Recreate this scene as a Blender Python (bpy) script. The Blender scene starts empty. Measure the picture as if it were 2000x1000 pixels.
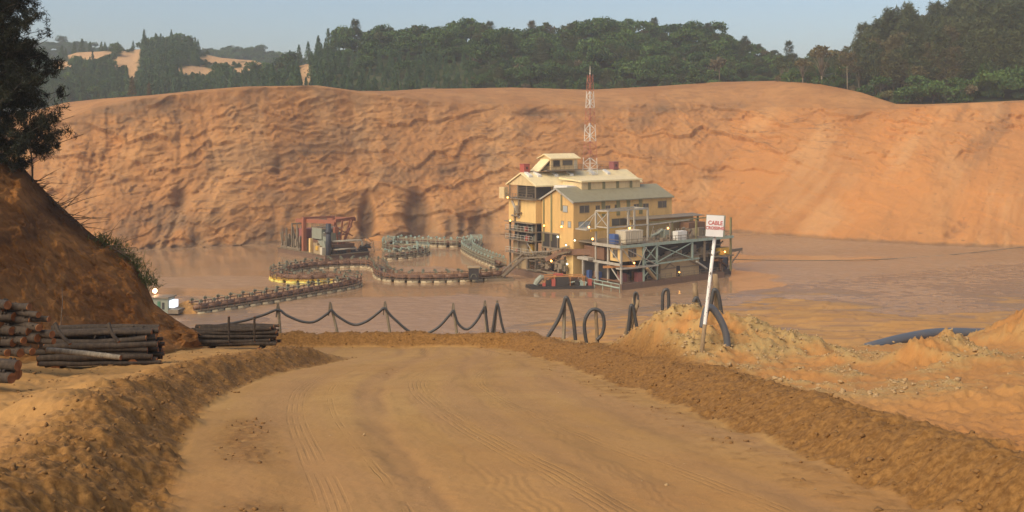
import bpy, math, random
import numpy as np
from mathutils import Vector, Matrix
R = math.radians
sc = bpy.context.scene
COL = sc.collection
random.seed(7)
rng = np.random.default_rng(7)

# ------------------------------------------------------------------ camera, sky, sun, exposure
CAM_Z, FPX, HOR = 31.0, 2000.0, 250.0        # eye height above the pond, focal length and horizon row (2000 px wide frame)
cam_d = bpy.data.cameras.new('camera'); cam = bpy.data.objects.new('camera', cam_d); COL.objects.link(cam)
cam.location = (0, 0, CAM_Z); cam.rotation_euler = (R(90), 0, 0)
cam_d.sensor_width = 36; cam_d.lens = 36.0; cam_d.shift_y = -(500 - HOR) / 2000.0
cam_d.clip_start = 0.1; cam_d.clip_end = 8000
sc.camera = cam
SUN_EL, SUN_AZ = R(42), R(-138)              # azimuth measured from +Y towards +X
sd = Vector((math.sin(SUN_AZ) * math.cos(SUN_EL), math.cos(SUN_AZ) * math.cos(SUN_EL), math.sin(SUN_EL)))
w = bpy.data.worlds.new('World'); sc.world = w; w.use_nodes = True
nt = w.node_tree; bg = nt.nodes['Background']
sky = nt.nodes.new('ShaderNodeTexSky'); sky.sky_type = 'NISHITA'; sky.sun_disc = False
sky.sun_elevation = SUN_EL; sky.sun_rotation = SUN_AZ
sky.air_density = 1.0; sky.dust_density = 2.4; sky.ozone_density = 1.5; sky.altitude = 50
nt.links.new(sky.outputs[0], bg.inputs[0]); bg.inputs[1].default_value = 0.085
sun_d = bpy.data.lights.new('sun', 'SUN'); sun_d.energy = 1.9; sun_d.angle = R(48); sun_d.color = (1.0, 0.85, 0.62)
sun = bpy.data.objects.new('sun', sun_d); COL.objects.link(sun)
sun.rotation_euler = (-sd).to_track_quat('-Z', 'Y').to_euler()
sc.view_settings.view_transform = 'Standard'; sc.view_settings.look = 'None'
sc.view_settings.exposure = 0.84; sc.view_settings.gamma = 1.0
sc.render.engine = 'CYCLES'
sc.cycles.use_denoising = True
try: sc.cycles.denoiser = 'OPENIMAGEDENOISE'
except Exception: pass
sc.cycles.volume_bounces = 1; sc.cycles.max_bounces = 8; sc.cycles.transparent_max_bounces = 8

# ------------------------------------------------------------------ small maths
def W(px, py, Y):
    """world point seen at (px,py) of the 2000 px frame at depth Y"""
    return Vector(((px - 1000) * Y / FPX, Y, CAM_Z - (py - HOR) * Y / FPX))
def Wz(px, py, z=0.0):
    Y = (CAM_Z - z) * FPX / (py - HOR)
    return W(px, py, Y)
def sst(a, b, x):
    t = np.clip((x - a) / (b - a), 0, 1); return t * t * (3 - 2 * t)
def _hash(ix, iy, iz, seed):
    h = (ix.astype(np.int64) * 374761393 + iy.astype(np.int64) * 668265263 + iz.astype(np.int64) * 2147483647 + seed * 974711) & 0xFFFFFFFF
    h = ((h ^ (h >> 13)) * 1274126177) & 0xFFFFFFFF
    h = ((h ^ (h >> 16)) * 2246822519) & 0xFFFFFFFF
    return ((h ^ (h >> 15)) & 0xFFFFFF).astype(np.float64) / 0xFFFFFF
def vnoise(x, y, z=None, seed=0):
    """gradient noise, roughly -1..1"""
    x = np.asarray(x, float); y = np.asarray(y, float)
    xi = np.floor(x); yi = np.floor(y); xf = x - xi; yf = y - yi
    u = xf * xf * xf * (xf * (xf * 6 - 15) + 10); v = yf * yf * yf * (yf * (yf * 6 - 15) + 10)
    if z is None:
        zi = np.zeros_like(xi)
        def g(dx, dy):
            a = _hash(xi + dx, yi + dy, zi, seed) * 6.2831853; return np.cos(a) * (xf - dx) + np.sin(a) * (yf - dy)
        return 1.5 * ((g(0, 0) * (1 - u) + g(1, 0) * u) * (1 - v) + (g(0, 1) * (1 - u) + g(1, 1) * u) * v)
    z = np.asarray(z, float) + 0 * x; zi = np.floor(z); zf = z - zi; ww = zf * zf * zf * (zf * (zf * 6 - 15) + 10)
    def g(dx, dy, dz):
        h = _hash(xi + dx, yi + dy, zi + dz, seed); a = h * 6.2831853; c = ((h * 977.0) % 1.0) * 2 - 1; r = np.sqrt(1 - c * c)
        return np.cos(a) * r * (xf - dx) + np.sin(a) * r * (yf - dy) + c * (zf - dz)
    def lay(dz): return (g(0, 0, dz) * (1 - u) + g(1, 0, dz) * u) * (1 - v) + (g(0, 1, dz) * (1 - u) + g(1, 1, dz) * u) * v
    return 1.5 * (lay(0) * (1 - ww) + lay(1) * ww)
def _turn(x, y, l): return (x * 0.8 - y * 0.6) * l + 5.3, (x * 0.6 + y * 0.8) * l + 1.7
def fbm(x, y, z=None, o=4, g=0.5, l=2.03, seed=0):
    x = np.asarray(x, float); y = np.asarray(y, float); s = 0; a = 1; n = 0
    for k in range(o):
        s = s + a * vnoise(x, y, z, seed + k * 17); n += a; a *= g
        x, y = _turn(x, y, l)
        if z is not None: z = np.asarray(z) * l
    return 1.25 * s / n
def ridge(x, y, z=None, o=4, g=0.5, seed=0):
    x = np.asarray(x, float); y = np.asarray(y, float); s = 0; a = 1; n = 0
    for k in range(o):
        s = s + a * (1 - np.minimum(1, 1.4 * np.abs(vnoise(x, y, z, seed + k * 13)))); n += a; a *= g
        x, y = _turn(x, y, 2.03) if k else (x * 2.03 + 3.1, y * 2.03)
        if z is not None: z = np.asarray(z) * 2.03
    return s / n

# ------------------------------------------------------------------ object helpers
def link(o):
    COL.objects.link(o); return o
def tag(o, label, cat, group=None, kind=None):
    if label: o['label'] = label
    if cat: o['category'] = cat
    if group: o['group'] = group
    if kind: o['kind'] = kind
    return o
def thing(name, label, cat, loc=(0, 0, 0), rotz=0.0, group=None):
    o = bpy.data.objects.new(name, None); o.empty_display_size = 0.3; link(o)
    o.location = loc; o.rotation_euler = (0, 0, rotz)
    return tag(o, label, cat, group)
def np_mesh(name, V, F, mat, parent=None, smooth=True, attrs=None, extra_mats=None, mat_idx=None):
    V = np.ascontiguousarray(V, dtype=np.float32); F = np.ascontiguousarray(F, dtype=np.int32)
    me = bpy.data.meshes.new(name); k = F.shape[1]
    me.vertices.add(len(V)); me.vertices.foreach_set('co', V.ravel())
    me.loops.add(F.size); me.loops.foreach_set('vertex_index', F.ravel())
    me.polygons.add(len(F)); me.polygons.foreach_set('loop_start', np.arange(0, F.size, k, dtype=np.int32))
    try: me.polygons.foreach_set('loop_total', np.full(len(F), k, dtype=np.int32))
    except Exception: pass
    if smooth: me.polygons.foreach_set('use_smooth', np.ones(len(F), dtype=bool))
    me.materials.append(mat)
    for m in (extra_mats or []): me.materials.append(m)
    if mat_idx is not None: me.polygons.foreach_set('material_index', np.asarray(mat_idx, dtype=np.int32))
    for an, av in (attrs or {}).items():
        at = me.attributes.new(an, 'FLOAT', 'POINT'); at.data.foreach_set('value', np.ascontiguousarray(av, dtype=np.float32))
    me.update(calc_edges=True); me.validate()
    o = bpy.data.objects.new(name, me); link(o)
    if parent: o.parent = parent
    return o
def grid_faces(nr, nc):
    i = np.arange(nr * nc).reshape(nr, nc)
    return np.stack([i[:-1, :-1], i[:-1, 1:], i[1:, 1:], i[1:, :-1]], -1).reshape(-1, 4)
class MB:
    """collects shapes; build() links them as ONE mesh object"""
    def __init__(s): s.v = []; s.f = []
    def box(s, x0, x1, y0, y1, z0, z1):
        x0, x1 = min(x0, x1), max(x0, x1); y0, y1 = min(y0, y1), max(y0, y1); z0, z1 = min(z0, z1), max(z0, z1)
        n = len(s.v)
        s.v += [(x0, y0, z0), (x1, y0, z0), (x1, y1, z0), (x0, y1, z0), (x0, y0, z1), (x1, y0, z1), (x1, y1, z1), (x0, y1, z1)]
        s.f += [tuple(n + k for k in q) for q in ((0, 3, 2, 1), (4, 5, 6, 7), (0, 1, 5, 4), (1, 2, 6, 5), (2, 3, 7, 6), (3, 0, 4, 7))]
        return s
    def bar(s, p, q, wd, ht=None):
        p = Vector(p); q = Vector(q); ht = ht or wd; d = (q - p).normalized()
        up = Vector((0, 0, 1)) if abs(d.z) < 0.95 else Vector((0, 1, 0))
        r = d.cross(up).normalized() * (wd / 2); u = r.cross(d).normalized() * (ht / 2); n = len(s.v)
        for c in (p, q):
            for sr, su in ((-1, -1), (1, -1), (1, 1), (-1, 1)): s.v.append(tuple(c + r * sr + u * su))
        s.f += [tuple(n + k for k in qd) for qd in ((0, 1, 2, 3), (7, 6, 5, 4), (0, 4, 5, 1), (1, 5, 6, 2), (2, 6, 7, 3), (3, 7, 4, 0))]
        return s
    def tube(s, pts, r, n=8, caps=True, jit=0.0):
        pts = [Vector(p) for p in pts]; rr = r if isinstance(r, (list, tuple)) else [r] * len(pts)
        base = len(s.v); ref = None
        for i, p in enumerate(pts):
            d = (pts[min(i + 1, len(pts) - 1)] - pts[max(i - 1, 0)]).normalized()
            if ref is None: ref = Vector((0, 0, 1)) if abs(d.z) < 0.9 else Vector((1, 0, 0))
            a = d.cross(ref).normalized(); b = a.cross(d).normalized(); ref = b
            for k in range(n):
                t = 2 * math.pi * k / n; q = rr[i] * (1 + jit * random.uniform(-1, 1))
                s.v.append(tuple(p + a * math.cos(t) * q + b * math.sin(t) * q))
        for i in range(len(pts) - 1):
            for k in range(n):
                s.f.append((base + i * n + k, base + i * n + (k + 1) % n, base + (i + 1) * n + (k + 1) % n, base + (i + 1) * n + k))
        if caps:
            s.f.append(tuple(base + k for k in range(n - 1, -1, -1))); e = base + (len(pts) - 1) * n
            s.f.append(tuple(e + k for k in range(n)))
        return s
    def prism(s, poly, vec):
        n = len(s.v); m = len(poly); vec = Vector(vec)
        s.v += [tuple(Vector(p)) for p in poly] + [tuple(Vector(p) + vec) for p in poly]
        s.f.append(tuple(n + k for k in range(m))); s.f.append(tuple(n + m + k for k in range(m - 1, -1, -1)))
        for k in range(m): s.f.append((n + k, n + m + k, n + m + (k + 1) % m, n + (k + 1) % m))
        return s
    def ball(s, c, r, seg=8, ring=6, sq=(1, 1, 1)):
        c = Vector(c); n = len(s.v)
        for i in range(ring + 1):
            th = math.pi * i / ring
            for k in range(seg):
                ph = 2 * math.pi * k / seg
                s.v.append((c.x + r * sq[0] * math.sin(th) * math.cos(ph), c.y + r * sq[1] * math.sin(th) * math.sin(ph), c.z + r * sq[2] * math.cos(th)))
        for i in range(ring):
            for k in range(seg): s.f.append((n + i * seg + k, n + (i + 1) * seg + k, n + (i + 1) * seg + (k + 1) % seg, n + i * seg + (k + 1) % seg))
        return s
    def build(s, name, mat, parent=None, smooth=False):
        me = bpy.data.meshes.new(name); me.from_pydata([tuple(v) for v in s.v], [], s.f); me.materials.append(mat)
        if smooth: me.polygons.foreach_set('use_smooth', [True] * len(me.polygons))
        me.update()
        import bmesh
        bm = bmesh.new(); bm.from_mesh(me); bmesh.ops.recalc_face_normals(bm, faces=bm.faces); bm.to_mesh(me); bm.free()
        o = bpy.data.objects.new(name, me); link(o)
        if parent: o.parent = parent
        return o
def copy_tree(o, parent=None):
    c = o.copy(); link(c)
    if parent is not None: c.parent = parent
    for ch in list(o.children): copy_tree(ch, c)
    return c

# ------------------------------------------------------------------ materials
class MT:
    def __init__(s, name):
        s.m = bpy.data.materials.new(name); s.m.use_nodes = True; s.t = s.m.node_tree; s.b = s.t.nodes['Principled BSDF']
        s.geo = None
    def n(s, t, **kw):
        o = s.t.nodes.new(t)
        for k, v in kw.items(): setattr(o, k, v)
        return o
    def l(s, a, b): s.t.links.new(a, b)
    def coord(s, world=True, scale=(1, 1, 1), rot=(0, 0, 0)):
        if world: src = s.n('ShaderNodeNewGeometry').outputs['Position']
        else: src = s.n('ShaderNodeTexCoord').outputs['Object']
        mp = s.n('ShaderNodeMapping'); mp.inputs['Scale'].default_value = scale; mp.inputs['Rotation'].default_value = rot
        s.l(src, mp.inputs[0]); return mp.outputs[0]
    def noise(s, co, scale=1, detail=4, rough=0.55, dist=0.0):
        o = s.n('ShaderNodeTexNoise'); o.inputs['Scale'].default_value = scale; o.inputs['Detail'].default_value = detail
        o.inputs['Roughness'].default_value = rough; o.inputs['Distortion'].default_value = dist
        s.l(co, o.inputs['Vector']); return o.outputs['Fac']
    def ramp(s, f, a, b, va=0.0, vb=1.0):
        o = s.n('ShaderNodeMapRange'); o.inputs[1].default_value = a; o.inputs[2].default_value = b
        o.inputs[3].default_value = va; o.inputs[4].default_value = vb; o.interpolation_type = 'SMOOTHSTEP'
        s.l(f, o.inputs[0]); return o.outputs[0]
    def math(s, op, a, b):
        o = s.n('ShaderNodeMath', operation=op)
        for i, x in enumerate((a, b)):
            if isinstance(x, (int, float)): o.inputs[i].default_value = x
            else: s.l(x, o.inputs[i])
        return o.outputs[0]
    def mix(s, f, a, b):
        o = s.n('ShaderNodeMix', data_type='RGBA')
        if isinstance(f, (int, float)): o.inputs[0].default_value = f
        else: s.l(f, o.inputs[0])
        for i, x in ((6, a), (7, b)):
            if isinstance(x, (tuple, list)): o.inputs[i].default_value = (*x[:3], 1)
            else: s.l(x, o.inputs[i])
        return o.outputs[2]
    def attr(s, name): return s.n('ShaderNodeAttribute', attribute_name=name).outputs['Fac']
    def bump(s, h, dist=0.02, strength=1.0, prev=None):
        o = s.n('ShaderNodeBump'); o.inputs['Distance'].default_value = dist; o.inputs['Strength'].default_value = strength
        s.l(h, o.inputs['Height'])
        if prev is not None: s.l(prev, o.inputs['Normal'])
        return o.outputs[0]
    def out(s, col=None, rough=None, nrm=None, metal=None, spec=None):
        for nm, x in (('Base Color', col), ('Roughness', rough), ('Metallic', metal), ('Specular IOR Level', spec)):
            if x is None: continue
            i = s.b.inputs[nm]
            if isinstance(x, (tuple, list)): i.default_value = (*x[:3], 1)
            elif isinstance(x, (int, float)): i.default_value = x
            else: s.l(x, i)
        if nrm is not None: s.l(nrm, s.b.inputs['Normal'])
        return s.m
def paint(name, col, dirt=(0.16, 0.10, 0.06), amt=0.45, scale=0.6, rough=0.6, streak=True, metal=0.0):
    """weathered paint: blotches and runs of rust or dust"""
    t = MT(name); co = t.coord(False, (1, 1, 0.22 if streak else 1))
    n1 = t.noise(co, scale * 2.2, 6, 0.65); n2 = t.noise(t.coord(False), scale * 0.5, 3)
    f = t.math('MULTIPLY', t.ramp(n1, 0.42, 0.78), amt)
    c = t.mix(f, col, dirt); c = t.mix(t.math('MULTIPLY', t.ramp(n2, 0.35, 0.7), 0.25), c, tuple(x * 0.72 for x in col))
    return t.out(c, rough, t.bump(n1, 0.01, 0.4), metal)
def corrugated(name, col, dirt, amt, period, axis_rot=0.0, rough=0.55):
    t = MT(name); co = t.coord(False); wv = t.n('ShaderNodeTexWave', wave_type='BANDS', bands_direction='X')
    mp = t.coord(False, (1, 1, 0.0), (0, 0, axis_rot)); t.l(mp, wv.inputs['Vector']); wv.inputs['Scale'].default_value = 1.0 / period
    n1 = t.noise(t.coord(False, (1, 1, 0.15)), 0.9, 6, 0.65); n2 = t.noise(co, 0.25, 3)
    c = t.mix(t.math('MULTIPLY', t.ramp(n1, 0.45, 0.8), amt), col, dirt)
    c = t.mix(t.math('MULTIPLY', t.ramp(n2, 0.35, 0.7), 0.3), c, tuple(x * 0.75 for x in col))
    return t.out(c, rough, t.bump(wv.outputs['Fac'], 0.04, 0.6))
def emit(name, col, st):
    t = MT(name); t.b.inputs['Emission Color'].default_value = (*col, 1); t.b.inputs['Emission Strength'].default_value = st
    return t.out(col, 0.4)

def sand_mat():
    t = MT('sand'); co = t.coord(True)
    big = t.noise(co, 0.12, 5, 0.6); mid = t.noise(co, 0.9, 6, 0.62); fine = t.noise(co, 9, 5, 0.7); grit = t.noise(co, 38, 3, 0.7)
    c = t.mix(t.ramp(big, 0.35, 0.68), (0.405, 0.216, 0.064), (0.455, 0.260, 0.085))
    c = t.mix(t.math('MULTIPLY', t.ramp(mid, 0.42, 0.72), 0.5), c, (0.35, 0.180, 0.056))
    red = t.attr('red'); c = t.mix(t.math('MULTIPLY', red, 0.75), c, (0.44, 0.185, 0.055))
    pale = t.attr('pale'); c = t.mix(t.math('MULTIPLY', pale, t.ramp(fine, 0.32, 0.62, 0.35, 1.0)), c, (0.42, 0.285, 0.115))
    clod = t.attr('clod'); cc = t.mix(t.ramp(fine, 0.33, 0.68), (0.165, 0.073, 0.016), (0.31, 0.153, 0.041))
    c = t.mix(clod, c, cc)
    trk = t.attr('track'); c = t.mix(t.math('MULTIPLY', trk, 0.55), c, (0.27, 0.142, 0.055))
    cb = t.n('ShaderNodeCombineXYZ'); t.l(t.attr('lateral'), cb.inputs[0]); sx = t.n('ShaderNodeSeparateXYZ'); t.l(t.n('ShaderNodeNewGeometry').outputs['Position'], sx.inputs[0])
    t.l(t.math('MULTIPLY', sx.outputs[1], 0.07), cb.inputs[1]); lane = t.noise(cb.outputs[0], 2.6, 6, 0.68, 0.15); lane2 = t.noise(cb.outputs[0], 0.75, 3, 0.5)
    onroad = t.attr('onroad'); c = t.mix(t.math('MULTIPLY', onroad, t.ramp(lane2, 0.36, 0.62, 0.55, 0.0)), c, (0.38, 0.205, 0.084))
    c = t.mix(t.math('MULTIPLY', onroad, t.ramp(lane, 0.50, 0.72, 0.0, 0.5)), c, (0.29, 0.160, 0.056))
    wob = t.n('ShaderNodeTexNoise', noise_dimensions='1D'); wob.inputs['Scale'].default_value = 0.045; wob.inputs['Detail'].default_value = 0; t.l(sx.outputs[1], wob.inputs['W'])
    lw = t.math('ADD', t.attr('lateral'), t.math('MULTIPLY', wob.outputs['Fac'], 1.1)); grv = t.ramp(t.math('SINE', t.math('MULTIPLY', lw, 2 * math.pi / 0.125), 0.0), 0.1, 0.8)
    win = None
    for cc_, ww_ in ((2.6, .26), (3.5, .10), (6.0, .33), (8.0, .22)):
        m_ = t.ramp(t.math('ABSOLUTE', t.math('SUBTRACT', lw, cc_), 0.0), ww_, ww_ * 0.85); win = m_ if win is None else t.math('MAXIMUM', win, m_)
    brk = t.ramp(t.noise(t.coord(True, (1.6, 0.35, 1)), 1.0, 5, 0.65), 0.38, 0.60)
    grv = t.math('MULTIPLY', t.math('MULTIPLY', grv, win), t.math('MULTIPLY', brk, onroad)); c = t.mix(t.math('MULTIPLY', grv, 0.11), c, (0.27, 0.150, 0.052))
    flat = t.attr('flat'); stk = t.noise(t.coord(True, (0.06, 0.45, 1)), 1.0, 6, 0.66, 0.5)
    c = t.mix(t.math('MULTIPLY', flat, t.ramp(stk, 0.46, 0.64, 0.0, 0.9)), c, (0.29, 0.160, 0.080))
    c = t.mix(t.math('MULTIPLY', t.ramp(grit, 0.58, 0.76), 0.35), c, (0.22, 0.125, 0.06))
    pos = t.n('ShaderNodeSeparateXYZ'); t.l(t.n('ShaderNodeNewGeometry').outputs['Position'], pos.inputs[0])
    wet = t.attr('wet'); c = t.mix(wet, c, (0.235, 0.150, 0.092))
    rough = t.math('SUBTRACT', 0.92, t.math('MULTIPLY', wet, 0.62))
    b1 = t.bump(mid, 0.05, 0.35); b2 = t.bump(fine, 0.022, 0.7, b1); b3 = t.bump(grit, 0.007, 0.6, b2); b3 = t.bump(grv, -0.012, 0.6, b3)
    return t.out(c, rough, b3, spec=0.25)
def cliff_mat():
    t = MT('cliff_sand'); co = t.coord(True)
    big = t.noise(co, 0.035, 5, 0.6, 0.4); mid = t.noise(co, 0.22, 6, 0.62, 0.3); fine = t.noise(co, 1.6, 6, 0.65)
    st = t.noise(t.coord(True, (0.05, 0.05, 0.6), (0.0, 0.03, 0)), 1.5, 7, 0.68, 0.9)
    st2 = t.noise(t.coord(True, (0.16, 0.16, 1.1), (0.0, -0.05, 0)), 1.3, 6, 0.7, 1.4)
    c = t.mix(t.ramp(big, 0.36, 0.66), (0.345, 0.158, 0.056), (0.43, 0.210, 0.077))
    c = t.mix(t.math('MULTIPLY', t.ramp(mid, 0.42, 0.70), 0.75), c, (0.275, 0.130, 0.050))
    red = t.attr('red'); c = t.mix(t.math('MULTIPLY', red, t.ramp(mid, 0.25, 0.6, 0.6, 1.0)), c, (0.50, 0.212, 0.064))
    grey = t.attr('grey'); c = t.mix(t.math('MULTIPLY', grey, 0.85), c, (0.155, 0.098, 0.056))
    ln = t.math('MULTIPLY', t.ramp(st, 0.585, 0.63), t.ramp(st, 0.69, 0.64)); ln2 = t.math('MULTIPLY', t.ramp(st2, 0.60, 0.64), t.ramp(st2, 0.72, 0.66))
    rk = t.attr('rocky'); c = t.mix(t.math('MULTIPLY', t.attr('streak'), 0.6), c, (0.52, 0.29, 0.125))
    c = t.mix(t.math('MULTIPLY', t.math('MULTIPLY', ln, rk), 0.7), c, (0.20, 0.115, 0.062))
    c = t.mix(t.math('MULTIPLY', t.math('MULTIPLY', ln2, rk), 0.6), c, (0.22, 0.125, 0.066))
    c = t.mix(t.math('MULTIPLY', t.ramp(fine, 0.55, 0.8), 0.3), c, (0.27, 0.145, 0.075))
    spot = t.noise(t.coord(True, (1, 1, 1.8)), 0.55, 4, 0.6); c = t.mix(t.math('MULTIPLY', t.ramp(spot, 0.655, 0.70), 0.6), c, (0.17, 0.095, 0.05))
    b1 = t.bump(mid, 0.5, 0.5); b2 = t.bump(st, 0.4, 0.3, b1); b3 = t.bump(fine, 0.14, 0.7, b2)
    return t.out(c, 0.95, b3, spec=0.15)
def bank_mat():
    t = MT('bank_soil'); co = t.coord(True)  # own darker soil, with some tree shade mixed into its tone
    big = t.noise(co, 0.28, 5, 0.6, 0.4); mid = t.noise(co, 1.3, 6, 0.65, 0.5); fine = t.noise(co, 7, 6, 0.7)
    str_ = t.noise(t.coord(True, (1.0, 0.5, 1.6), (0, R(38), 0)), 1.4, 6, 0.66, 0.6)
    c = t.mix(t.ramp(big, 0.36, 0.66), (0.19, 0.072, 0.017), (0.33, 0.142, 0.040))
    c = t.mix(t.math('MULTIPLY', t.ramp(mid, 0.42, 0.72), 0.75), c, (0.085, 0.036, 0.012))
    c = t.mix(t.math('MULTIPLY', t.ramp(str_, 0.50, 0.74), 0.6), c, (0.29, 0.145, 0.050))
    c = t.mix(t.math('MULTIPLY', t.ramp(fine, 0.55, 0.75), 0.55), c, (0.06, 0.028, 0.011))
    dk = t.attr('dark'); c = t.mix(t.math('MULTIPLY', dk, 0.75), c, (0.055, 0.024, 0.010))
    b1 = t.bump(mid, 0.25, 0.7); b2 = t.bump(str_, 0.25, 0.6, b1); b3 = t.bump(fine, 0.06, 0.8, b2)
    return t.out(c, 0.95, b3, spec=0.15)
def water_mat():
    t = MT('muddy_water'); big = t.noise(t.coord(True, (0.35, 1.0, 1)), 0.03, 4, 0.55, 0.8); wd = t.attr('windy')
    sm = t.noise(t.coord(True, (0.7, 1.0, 1)), 3.2, 4, 0.6)
    c = t.mix(t.ramp(big, 0.35, 0.65), (0.33, 0.195, 0.100), (0.365, 0.222, 0.120))
    b = t.n('ShaderNodeBump'); b.inputs['Distance'].default_value = 0.12; t.l(t.math('ADD', 0.06, t.math('MULTIPLY', wd, 0.8)), b.inputs['Strength']); t.l(sm, b.inputs['Height'])
    t.b.inputs['IOR'].default_value = 1.33
    return t.out(c, t.math('ADD', 0.05, t.math('MULTIPLY', wd, 0.22)), b.outputs[0], spec=0.5)
def foliage(name, c0, c1, c2=None, f2=0.0):
    t = MT(name); oi = t.n('ShaderNodeObjectInfo').outputs['Random']; tint = t.attr('tint')
    co = t.coord(True); n1 = t.noise(co, 0.35, 3)
    f = t.math('ADD', t.math('MULTIPLY', tint, 0.75), t.math('MULTIPLY', oi, 0.25))
    c = t.mix(f, c0, c1)
    c = t.mix(t.math('MULTIPLY', t.ramp(n1, 0.45, 0.75), 0.4), c, tuple(x * 1.5 for x in c1))
    if c2: c = t.mix(t.math('MULTIPLY', t.ramp(oi, 1 - f2 - 0.05, 1 - f2 + 0.05), 0.8), c, c2)
    m = t.out(c, 0.65, spec=0.2)
    return m
def bark(name, a, b):
    t = MT(name); n1 = t.noise(t.coord(False, (3, 3, 0.6)), 3, 6, 0.7); n2 = t.noise(t.coord(False), 1.2, 4)
    c = t.mix(t.ramp(n1, 0.38, 0.66), a, b); c = t.mix(t.math('MULTIPLY', t.ramp(n2, 0.5, 0.7), 0.5), c, tuple(x * 0.5 for x in a))
    return t.out(c, 0.9, t.bump(n1, 0.02, 0.8))
def ground_green():
    t = MT('hill_ground'); co = t.coord(True); n1 = t.noise(co, 0.12, 5); n2 = t.noise(co, 0.9, 5)
    c = t.mix(t.ramp(n1, 0.35, 0.65), (0.035, 0.050, 0.020), (0.070, 0.075, 0.030))
    s = t.mix(t.ramp(n2, 0.35, 0.65), (0.42, 0.24, 0.11), (0.54, 0.33, 0.165))
    return t.out(t.mix(t.attr('bare'), c, s), 0.95, t.bump(n2, 0.2, 0.5), spec=0.1)

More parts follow.
